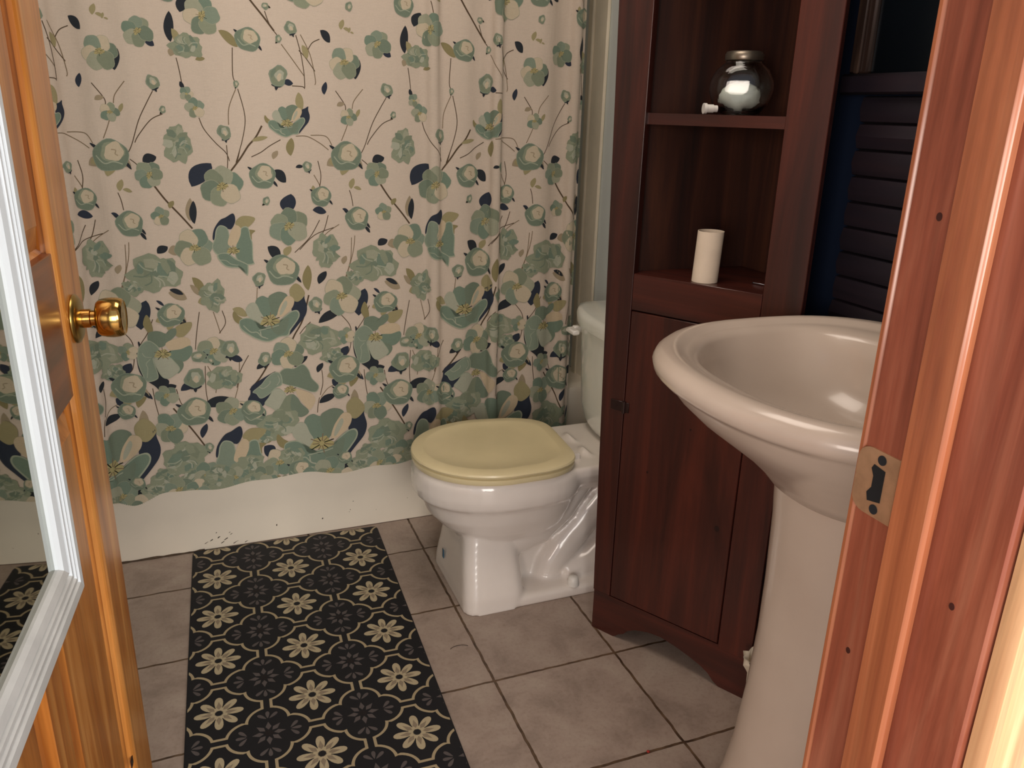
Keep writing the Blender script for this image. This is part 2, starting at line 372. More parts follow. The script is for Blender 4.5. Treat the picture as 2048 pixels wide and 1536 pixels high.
for z in (.2, 1.0, 1.8): dpart(MB().lathe([(.006, z-.045), (.006, z+.045)], (-.004, .038, 0), 'Z', 16), 'hinge', M['brassdull'])
dpart(MB().box(.628, .648, -.0012, .0004, .272, .286, .0004), 'wood_plug', M['hinge'])['label'] = 'small dark patch near the foot'

# framed mirror hanging on the door
mirror = thing('framed_mirror', 'tall mirror in a moulded white frame hung on the open orange oak door', 'mirror', DH, DA)
mx0, mx1, mz0, mz1 = .010, .484, .679, 1.86
prof = [(0, 0), (0, .012), (.003, .0165), (.018, .0175), (.0205, .0135), (.023, .016), (.030, .0172), (.0325, .0135), (.035, .016), (.040, .016), (.042, .0115), (.0455, .0115), (.048, .0155), (.058, .0135), (.062, .009), (.062, 0)]
def fr(corners_out, dirs, name, mat):
    rs = []
    for (cx, cz), (ix, iz) in zip(corners_out, dirs): rs.append([(cx+ix*u, -v-.0002, cz+iz*u) for u, v in prof])
    b = MB(); b.rings(rs); o = b.build(name, mat, mirror, world=False, smooth=25); return o
fr([(mx1, mz0), (mx1, mz1)], [(-1, 1), (-1, -1)], 'frame_side', M['framewhite'])
fr([(mx0, mz1), (mx0, mz0)], [(1, -1), (1, 1)], 'frame_side', M['framewhite'])
fr([(mx0, mz0), (mx1, mz0)], [(1, 1), (-1, 1)], 'frame_bottom', M['framebottom'])
fr([(mx1, mz1), (mx0, mz1)], [(-1, -1), (1, -1)], 'frame_top', M['framewhite'])
MB().box(mx0+.060, mx1-.060, -.006, -.0005, mz0+.060, mz1-.060).build('mirror_glass', M['mirror'], mirror, world=False)

# ---------------------------------------------------------------- bathtub
tub = thing('bathtub', 'cream white bathtub with flat apron behind the floral curtain', 'bathtub', (-.2, .55, 0))
b = MB(); prof = [(YA, .002), (YA, .04), (YA+.004, .30), (YA-.006, .37), (YA-.002, .388), (YA+.03, .392), (YA+.035, .36), (YA+.035, .002)]
b.rings([[(x, y, z) for y, z in prof] for x in (-.995, XW-.002)])
for (cx, cz, wx, wz) in [(-.585, .030, .012, .003), (-.565, .036, .009, .004), (-.545, .028, .013, .004), (-.57, .052, .004, .003), (-.53, .041, .007, .002), (-.534, .047, .006, .002), (-.60, .024, .010, .002), (-.555, .018, .012, .003), (-.52, .012, .016, .0025), (-.49, .009, .010, .002), (-.40, .048, .004, .006), (-.265, .047, .004, .005), (-.18, .063, .003, .003), (-.183, .056, .002, .002), (-.17, .09, .003, .003), (-.1, .05, .0016, .002), (.0, .075, .002, .002)]:
    rr = random.Random(int(cx*1000)); pts = [(cx+wx*.5*math.cos(a)*(.6+.6*rr.random()), cz+wz*.5*math.sin(a)*(.6+.6*rr.random())+wx*.25*math.cos(a)) for a in [2*PI*k/8 for k in range(8)]]
    b.prism(pts[::-1], lambda u, v, d: (u, YA+.004*max(0, (v-.04)/.26)-d, v), -.001, .0006, mi=1)
b.build('apron', [M['tub'], M['chip']], tub, smooth=40)
b = MB(); rs = []
for (x0, x1, y0, y1, z) in [(-.995, XW-.002, YA+.03, .988, .392), (-.93, .56, .30, .93, .392), (-.90, .53, .32, .90, .36), (-.85, .47, .36, .86, .12), (-.75, .35, .45, .78, .09)]:
    c = []; r = .004 if z > .39 and y1 > .95 else .12
    for (px, py, a0) in ((x1-r, y1-r, 0), (x0+r, y1-r, 90), (x0+r, y0+r, 180), (x1-r, y0+r, 270)):
        for k in range(7): a = math.radians(a0+15*k); c.append((px+r*math.cos(a), py+r*math.sin(a), z))
    rs.append(c)
b.rings(rs, cap0=False); b.build('basin', M['tub'], tub, smooth=60)
b = MB(); rr = random.Random(4); pts = [( -.83+i*.014, 0) for i in range(60)]
b.tube([(x, YA-.001, .001+.001*rr.random()) for x, _ in pts if x < -.60], [.002+.003*rr.random() for x, _ in pts if x < -.60], 6)
b.build('caulk_line', M['caulk'], tub)

# ---------------------------------------------------------------- shower curtain with printed flowers
YC = .14; PER = .560
DS = .005; S0 = -.90; S1 = .80
def theta(s):
    g = lambda c, w: math.exp(-((s-c)/w)**2)
    t = .10*math.sin(2*PI*s/.21+.6)+.07*math.sin(2*PI*s/.13+1.0)
    for c, d, wd, A in FOLDS: t += -A*g(c-d, wd)+A*g(c+d, wd)
    return t
FOLDS = [(-.835, .020, .015, 1.0), (-.735, .022, .018, .45), (-.64, .03, .02, .22), (-.33, .03, .02, .14), (.085, .018, .013, .95), (.17, .03, .02, .4), (.285, .021, .0155, 1.38), (.44, .03, .02, .45), (.545, .018, .014, 1.1), (.62, .016, .012, 1.2)]
SS = np.arange(S0, S1+DS/2, DS); th = np.array([theta(s) for s in SS])
xs = np.concatenate([[0], np.cumsum(np.cos((th[1:]+th[:-1])/2)*DS)]); ys = np.concatenate([[0], np.cumsum(np.sin((th[1:]+th[:-1])/2)*DS)])
xs += -.5-np.interp(-.5, SS, xs); ys = ys-np.polyval(np.polyfit(SS, ys, 2), SS)
XEND = .516
nx_ = np.gradient(ys, DS); tx_ = np.gradient(xs, DS)
def cl(s, z, off=0.0):
    k = .95
    x = float(np.interp(s, SS, xs)); y = float(np.interp(s, SS, ys)); dy = float(np.interp(s, SS, nx_)); dx = float(np.interp(s, SS, tx_))
    L = math.hypot(dx, dy*k) or 1
    wob = 0
    return (x+off*dy*k/L, YC+k*y+wob-off*dx/L, z)
smax = S0+DS*round((float(np.interp(XEND, xs, SS))-S0)/DS); smin = S0+DS*math.ceil((float(np.interp(-.90, xs, SS))-S0)/DS)
def hem(s): return .224+.007*math.sin(s*16+1)+.004*math.sin(s*37)-(.035*math.exp(-((s+.775)/.045)**2))
ZT = 1.93
PAL = {'g': '#88917a', 'g2': '#7a8876', 'g3': '#949b84', 'gt': '#7b8d7c', 'gb': '#8a9886', 'gp': '#a6a892', 'cr': '#cfbc9f', 'cp': '#cdbfa6', 'ol': '#938963', 'ol2': '#a49a74', 'ta': '#a5967c', 'd': '#31353a', 'db': '#353c48', 'st': '#5d4c3c', 'st2': '#85745c', 'hl': '#a7ae99', 'ye': '#b3a978', 'bk': '#24271f', 'gw': '#b1b3a0'}
PALL = {k: tuple(c*.86 for c in hexlin(v)) for k, v in PAL.items()}
GROUND = hexlin('#c9baaa')
cur = MB()
zs = [0, .5, 1]; sgrid = [s for s in SS if smin-1e-6 <= s <= smax+1e-6]
nS = len(sgrid)
vs = [cl(s, hem(s)+(ZT-hem(s))*t) for t in zs for s in sgrid]
fs = [(j*nS+i, j*nS+i+1, (j+1)*nS+i+1, (j+1)*nS+i) for j in range(len(zs)-1) for i in range(nS-1)]
cur.add(vs, fs, 0, GROUND)

def clip(poly, axis, val, keep_greater):
    out = []
    for i in range(len(poly)):
        a, b_ = poly[i], poly[(i+1) % len(poly)]; da = a[axis]-val; db = b_[axis]-val
        if not keep_greater: da, db = -da, -db
        if da >= 0: out.append(a)
        if (da >= 0) != (db >= 0):
            t = da/(da-db); out.append((a[0]+(b_[0]-a[0])*t, a[1]+(b_[1]-a[1])*t))
    return out
SHAPES = []        # (list of convex polys, colour, layer)
layer = [0]
def shape(polys, colr):
    layer[0] += 1; SHAPES.append((polys, PALL[colr] if isinstance(colr, str) else colr, layer[0]))
def fan(c, pts): return [[c, pts[i], pts[(i+1) % len(pts)]] for i in range(len(pts))]
def tf(p, c, r, rot, flip=1):
    a = math.radians(rot); x, y = p[0]*flip, p[1]; return (c[0]+r*(x*math.cos(a)-y*math.sin(a)), c[1]+r*(x*math.sin(a)+y*math.cos(a)))
def blob(c, a, b_, rot, colr, wav=.08, n=22, seed=0, k=None):
    rr = random.Random(seed); ph = [rr.random()*6.28 for _ in range(3)]; k = k or [2, 3, 5]; pts = []
    for i in range(n):
        t = 2*PI*i/n; q = 1+wav*(math.sin(k[0]*t+ph[0])*.5+math.sin(k[1]*t+ph[1])*.5+.6*math.sin(k[2]*t+ph[2]))
        pts.append(tf((a*q*math.cos(t), b_*q*math.sin(t)), c, 1, rot))
    shape(fan(c, pts), colr)
def leaf(c, L, W, rot, colr, bend=.15):
    pts = []
    for i in range(12):
        t = i/12; x = -1+2*t; y = (math.sin(PI*t**.85))**.8; pts.append((x, y))
    pts2 = [(-p[0], -q*.85) for p, q in [((x, y), y) for x, y in pts]]
    pts = [(x*L, y*W+bend*W*(1-x*x)) for x, y in pts+[(1, 0)]]+[(x*L, y*W+bend*W*(1-x*x)) for x, y in pts2[1:]]
    shape(fan(c, [tf(p, c, 1, rot) for p in pts]), colr)
def stem(pts, wd, colr):
    # smooth the polyline, then quads
    P = [Vector(p) for p in pts]; Q = []
    for i in range(len(P)-1):
        p0 = P[max(i-1, 0)]; p1 = P[i]; p2 = P[i+1]; p3 = P[min(i+2, len(P)-1)]
        for k in range(5):
            t = k/5; Q.append(.5*((2*p1)+(p2-p0)*t+(2*p0-5*p1+4*p2-p3)*t*t+(3*p1-p0-3*p2+p3)*t**3))
    Q.append(P[-1]); polys = []; n = len(Q)
    side = []
    for i, q in enumerate(Q):
        d = (Q[min(i+1, n-1)]-Q[max(i-1, 0)]).normalized(); nn = Vector((-d.y, d.x)); side.append((q+nn*wd/2, q-nn*wd/2))
    for i in range(n-1): polys.append([tuple(side[i][0]), tuple(side[i+1][0]), tuple(side[i+1][1]), tuple(side[i][1])])
    shape(polys, colr)
def stamens(c, r, rot, n=9):
    blob(c, r, r*.75, rot, 'ye', .25, 16, 3)
    for i in range(n):
        a = math.radians(rot)+2*PI*i/n+.3; l = r*(.9 if i % 2 else 1.25)
        p = (c[0]+r*.25*math.cos(a), c[1]+r*.25*math.sin(a)); q = (c[0]+l*math.cos(a), c[1]+l*.85*math.sin(a))
        stem([p, q], r*.10, 'bk' if i % 3 == 0 else 'st2')
def flower(c, r, rot, seed):
    r *= 1.08; rr = random.Random(seed); n = 5 if r < .03 else 6; cols = ['g', 'g2', 'g3', 'gb', 'gt', 'gp']
    for i in range(n):
        a = rot+360*i/n+rr.uniform(-8, 8); l = r*rr.uniform(.9, 1.05); p = tf((l*.55, 0), c, 1, a)
        cc = cols[(i+seed) % 6] if rr.random() < .85 else 'cp'
        blob(p, l*.54, l*.50, a, 'gp', .07, 20, seed+i)
        blob(tf((l*.55, 0), c, 1, a), l*.52, l*.475, a, cc, .07, 20, seed+i)
    if r > .02: stamens(c, r*.26, rot, 9)
    else: blob(c, r*.2, r*.16, rot, 'ye', .2, 10, seed)
def cup(c, r, rot, seed, petals=False):
    if petals:
        for a, l in ((200, 1.15), (255, 1.2), (330, 1.2)): leaf(tf((r*.62, 0), c, 1, rot+a), r*.62, r*.36, rot+a, 'ta' if a > 300 else 'ol2')
    leaf(tf((-r*.82, r*.55), c, 1, rot), r*.30, r*.10, rot+150, 'd'); leaf(tf((r*.86, -r*.55), c, 1, rot), r*.34, r*.11, rot-50, 'd')
    blob(c, r*1.0, r*.94, rot, 'gb', .06, 26, seed); blob(c, r*.96, r*.90, rot, 'g2', .06, 26, seed)
    blob(tf((r*.12, r*.22), c, 1, rot), r*.66, r*.60, rot+20, 'g3', .10, 20, seed+1)
    blob(tf((r*.20, r*.22), c, 1, rot), r*.55, r*.53, rot+20, 'cp', .12, 20, seed+2)
    stem([tf(p, c, r, rot) for p in ((.05, .35), (.3, .3), (.25, .1), (.4, .0))], r*.06, 'ta')
    stem([tf(p, c, r, rot) for p in ((-.8, .0), (-.4, -.45), (.1, -.35), (.6, -.5))], r*.07, 'hl')
def peony(c, r, rot, seed):
    rr = random.Random(seed); cols = ['g', 'g3', 'gp', 'g2', 'g3', 'gw', 'gt', 'g']
    blob(c, r*1.0, r*.72, rot, 'g3', .16, 30, seed, [3, 5, 8])
    for i in range(15):
        a = rr.uniform(0, 360); d = r*rr.uniform(.25, .75); p = tf((d*math.cos(math.radians(a)), d*.75*math.sin(math.radians(a))), c, 1, rot)
        blob(p, r*rr.uniform(.20, .38), r*rr.uniform(.12, .24), a+90+rr.uniform(-30, 30), cols[i % 8], .16, 14, seed+i, [2, 4, 5])
    for i in range(6):
        a = rr.uniform(0, 6.28); p0 = tf((.15*math.cos(a), .12*math.sin(a)), c, r, rot); p1 = tf((.45*math.cos(a+.5), .35*math.sin(a+.5)), c, r, rot); p2 = tf((.8*math.cos(a+.3), .55*math.sin(a+.3)), c, r, rot)
        stem([p0, p1, p2], r*.05, ['gw', 'g2', 'hl'][i % 3])
    blob(c, r*.16, r*.12, rot, 'g2', .3, 10, seed)
def bud(c, r, rot, seed):
    rr = random.Random(seed)
    if r > .012:
        leaf(tf((0, -r*.85), c, 1, rot), r*.55, r*.28, rot+8, 'd'); leaf(tf((0, -r*1.0), c, 1, rot), r*.34, r*.17, rot+85, 'd')
    else: leaf(tf((0, -r*.8), c, 1, rot), r*.7, r*.3, rot+60, 'bk')
    blob(c, r*.85, r*.95, rot, 'gb', .12, 18, seed); blob(c, r*.76, r*.86, rot, 'g', .12, 18, seed)
    blob(tf((r*.1, r*.1), c, 1, rot), r*.42, r*.5, rot, 'gw', .2, 12, seed+1); blob(tf((r*.1, -r*.1), c, 1, rot), r*.22, r*.36, rot, 'cp', .2, 10, seed)
    leaf(tf((-r*.45, r*.2), c, 1, rot), r*.5, r*.2, rot+75, 'g2')
def poly(c, r, rot, pts, colr, flip=1, ctr=None):
    P = [tf(p, c, r, rot, flip) for p in pts]
    m = tf(ctr, c, r, rot, flip) if ctr else (sum(p[0] for p in P)/len(P), sum(p[1] for p in P)/len(P))
    # smooth closed outline
    Q = []; n = len(P)
    for i in range(n):
        p0, p1, p2, p3 = [Vector(P[(i+k-1) % n]) for k in range(4)]
        for k in range(4):
            t = k/4; q = .5*((2*p1)+(p2-p0)*t+(2*p0-5*p1+4*p2-p3)*t*t+(3*p1-p0-3*p2+p3)*t**3); Q.append((q.x, q.y))
    shape(fan(m, Q), colr)
def zz(pts): return [((x-370)/384, (620-y)/384) for x, y in pts]
def tulip(c, r, rot, seed, flip=1):
    A = lambda pts, colr, ctr=None: poly(c, r, rot, zz(pts), colr, flip, zz([ctr])[0] if ctr else None)
    A([(685, 385), (760, 345), (826, 308), (822, 380), (848, 500), (820, 610), (730, 720), (600, 862), (640, 720), (690, 600), (650, 530)], 'db', (740, 560))
    if r > .06: A([(640, 260), (720, 180), (800, 240), (830, 330), (740, 420), (660, 380)], 'ol2')
    A([(60, 620), (-10, 560), (-60, 500), (-80, 560), (-50, 640), (30, 680)], 'ol')
    A([(205, 420), (230, 350), (300, 320), (370, 350), (430, 300), (520, 280), (610, 330), (560, 440), (480, 560), (420, 610), (300, 600), (250, 520)], 'gt')
    A([(370, 350), (430, 300), (520, 280), (610, 330), (560, 440), (480, 560), (420, 610), (380, 480)], 'g2')
    A([(90, 460), (150, 400), (215, 415), (255, 520), (290, 600), (240, 680), (140, 610), (85, 530)], 'gw')
    A([(600, 345), (660, 350), (690, 400), (670, 480), (600, 560), (520, 610), (465, 600), (500, 480), (550, 400)], 'cr')
    A([(555, 430), (590, 400), (600, 450), (540, 560), (500, 590), (510, 520)], 'gw')
    A([(0, 620), (90, 590), (170, 620), (235, 730), (330, 720), (420, 690), (500, 660), (560, 600), (640, 545), (715, 530), (748, 575), (735, 640), (680, 720), (620, 800), (590, 870), (480, 880), (340, 932), (200, 890), (80, 810), (0, 730)], 'hl', (360, 770))
    A([(4, 630), (90, 602), (165, 632), (232, 742), (330, 732), (420, 700), (505, 672), (568, 612), (645, 558), (705, 545), (732, 580), (720, 635), (665, 715), (605, 790), (575, 855), (478, 866), (340, 918), (205, 875), (90, 798), (12, 722)], 'gt', (360, 770))
    A([(380, 720), (500, 680), (600, 620), (600, 700), (560, 800), (470, 850), (400, 800)], 'g2')
    S_ = lambda pts, wd, colr: stem([tf(p, c, r, rot, flip) for p in zz(pts)], r*wd, colr)
    S_([(40, 690), (120, 780), (200, 790), (250, 850), (330, 890)], .035, 'hl'); S_([(220, 770), (300, 755), (400, 740), (480, 720)], .03, 'hl'); S_([(240, 780), (250, 850), (300, 870)], .03, 'gw')
    stamens(tf((0, -.08), c, r, rot, flip), r*.27, rot, 11)
def multi(c, r, org, sc, parts, lines, st):
    cv = lambda pts: [((x-org[0])/sc, (org[1]-y)/sc) for x, y in pts]
    for colr, pts in parts: poly(c, r, 0, cv(pts), colr)
    for wd, colr, pts in lines: stem([tf(p, c, r, 0) for p in cv(pts)], r*wd, colr)
    stamens(tf(cv([st[:2]])[0], c, r, 0), r*st[2]/sc, 0, 10)
def tall_flower(c, r):
    multi(c, r, (1370, 1470), 164, [('db', [(1245, 1400), (1255, 1330), (1300, 1265), (1340, 1245), (1392, 1218), (1402, 1270), (1372, 1325), (1335, 1325), (1290, 1370)]),
        ('ol2', [(1400, 1290), (1425, 1250), (1470, 1235), (1536, 1255), (1490, 1310), (1440, 1320)]), ('ol', [(1470, 1335), (1530, 1340), (1505, 1365), (1500, 1405), (1470, 1390)]),
        ('hl', [(1396, 1436), (1428, 1368), (1440, 1315), (1484, 1315), (1496, 1390), (1506, 1430), (1502, 1545), (1506, 1576), (1440, 1576), (1386, 1524)]),
        ('gt', [(1400, 1430), (1430, 1370), (1442, 1322), (1480, 1322), (1490, 1390), (1500, 1430), (1495, 1540), (1500, 1568), (1440, 1570), (1390, 1520)]),
        ('hl', [(1234, 1450), (1256, 1388), (1270, 1328), (1300, 1298), (1344, 1316), (1356, 1370), (1356, 1440), (1336, 1506), (1266, 1506)]),
        ('gb', [(1240, 1450), (1262, 1390), (1276, 1332), (1300, 1305), (1340, 1322), (1350, 1370), (1350, 1440), (1330, 1500), (1270, 1500)]),
        ('cr', [(1340, 1430), (1366, 1345), (1400, 1300), (1432, 1318), (1424, 1380), (1388, 1440)]),
        ('hl', [(1262, 1505), (1330, 1490), (1385, 1530), (1452, 1568), (1466, 1592), (1454, 1658), (1420, 1606), (1330, 1594), (1284, 1560)]),
        ('gt', [(1270, 1505), (1330, 1498), (1380, 1538), (1450, 1574), (1458, 1592), (1450, 1645), (1422, 1598), (1332, 1586), (1292, 1556)])],
        [(.03, 'hl', [(1280, 1540), (1320, 1545), (1350, 1570), (1400, 1580)])], (1372, 1475, 36))
def wide_flower(c, r):
    multi(c, r, (840, 1030), 294, [('d', [(590, 930), (600, 890), (612, 940), (565, 1010), (556, 1150), (575, 1270), (640, 1370), (720, 1440), (790, 1515), (850, 1450), (872, 1370), (800, 1310), (760, 1130), (720, 1120), (640, 1150)]),
        ('ol', [(668, 690), (712, 590), (750, 640), (770, 770), (725, 800), (690, 760)]), ('ol2', [(990, 770), (1060, 725), (1186, 712), (1165, 800), (1070, 880), (1000, 850)]),
        ('g2', [(700, 905), (716, 800), (820, 778), (900, 812), (940, 770), (1005, 765), (1000, 840), (900, 925), (850, 965), (780, 965)]),
        ('cr', [(880, 935), (960, 888), (1060, 876), (1142, 905), (1146, 980), (1040, 1015), (930, 1018)]),
        ('gt', [(915, 1020), (1040, 1015), (1146, 988), (1164, 1060), (1110, 1145), (1030, 1170), (950, 1135), (905, 1085)]),
        ('g2', [(935, 1130), (1035, 1160), (1046, 1230), (980, 1300), (940, 1240)]),
        ('hl', [(735, 1110), (820, 1080), (905, 1090), (955, 1150), (1005, 1250), (935, 1318), (850, 1350), (785, 1290)]), ('gw', [(745, 1115), (820, 1088), (900, 1100), (948, 1155), (995, 1250), (930, 1310), (850, 1340), (792, 1282)]),
        ('hl', [(580, 985), (640, 912), (720, 890), (806, 965), (800, 1045), (735, 1110), (770, 1300), (735, 1362), (636, 1376), (592, 1280), (560, 1120)]), ('gb', [(590, 985), (645, 920), (720, 900), (796, 970), (790, 1040), (725, 1105), (760, 1300), (730, 1352), (640, 1366), (600, 1278), (570, 1120)])],
        [(.025, 'hl', [(620, 1030), (650, 1080), (720, 1090)]), (.025, 'hl', [(640, 1330), (660, 1220), (650, 1160), (700, 1110)])], (840, 1050, 75))
def droop_flower(c, r):
    multi(c, r, (680, 240), 371, [('db', [(160, 345), (195, 270), (215, 170), (350, 80), (515, 5), (420, 90), (330, 190), (300, 290), (400, 300), (480, 240), (440, 330), (370, 400), (320, 442), (220, 405)]),
        ('hl', [(560, 34), (640, -26), (740, -16), (850, -66), (925, 20), (956, 130), (1038, 240), (1006, 318), (940, 318), (850, 276), (760, 236), (640, 196), (570, 150)]), ('g2', [(566, 42), (640, -18), (740, -8), (848, -56), (917, 24), (948, 132), (1028, 240), (1000, 309), (940, 309), (850, 268), (762, 228), (642, 190), (578, 148)]),
        ('hl', [(224, 240), (330, 154), (400, 74), (500, 14), (578, 46), (588, 182), (504, 226), (402, 306), (310, 338), (264, 272)]), ('gb', [(234, 242), (334, 162), (404, 84), (500, 24), (570, 54), (578, 180), (500, 218), (400, 298), (312, 328), (272, 270)]),
        ('hl', [(352, 412), (404, 338), (476, 244), (564, 244), (628, 350), (566, 466), (500, 530), (426, 474)]), ('gw', [(362, 408), (412, 340), (480, 254), (560, 254), (618, 350), (560, 458), (500, 518), (432, 466)]),
        ('g', [(626, 350), (700, 326), (764, 380), (806, 460), (896, 580), (800, 646), (720, 606), (660, 576), (556, 596), (496, 570), (560, 450)]), ('g2', [(700, 330), (764, 380), (806, 460), (896, 580), (800, 646), (720, 606), (670, 500)]),
        ('cr', [(750, 262), (830, 282), (946, 346), (986, 440), (904, 556), (830, 462), (768, 362)])],
        [(.02, 'gw', [(300, 180), (350, 210), (430, 160), (440, 120)]), (.02, 'gw', [(540, 60), (560, 130), (520, 190)])], (680, 262, 62))
def comma(c, r, seed):
    leaf(tf((-.3, .1), c, r, 0), r*.8, r*.45, 75, 'ol2'); leaf(tf((.45, -.6), c, r, 0), r*.6, r*.28, -15, 'ol2')
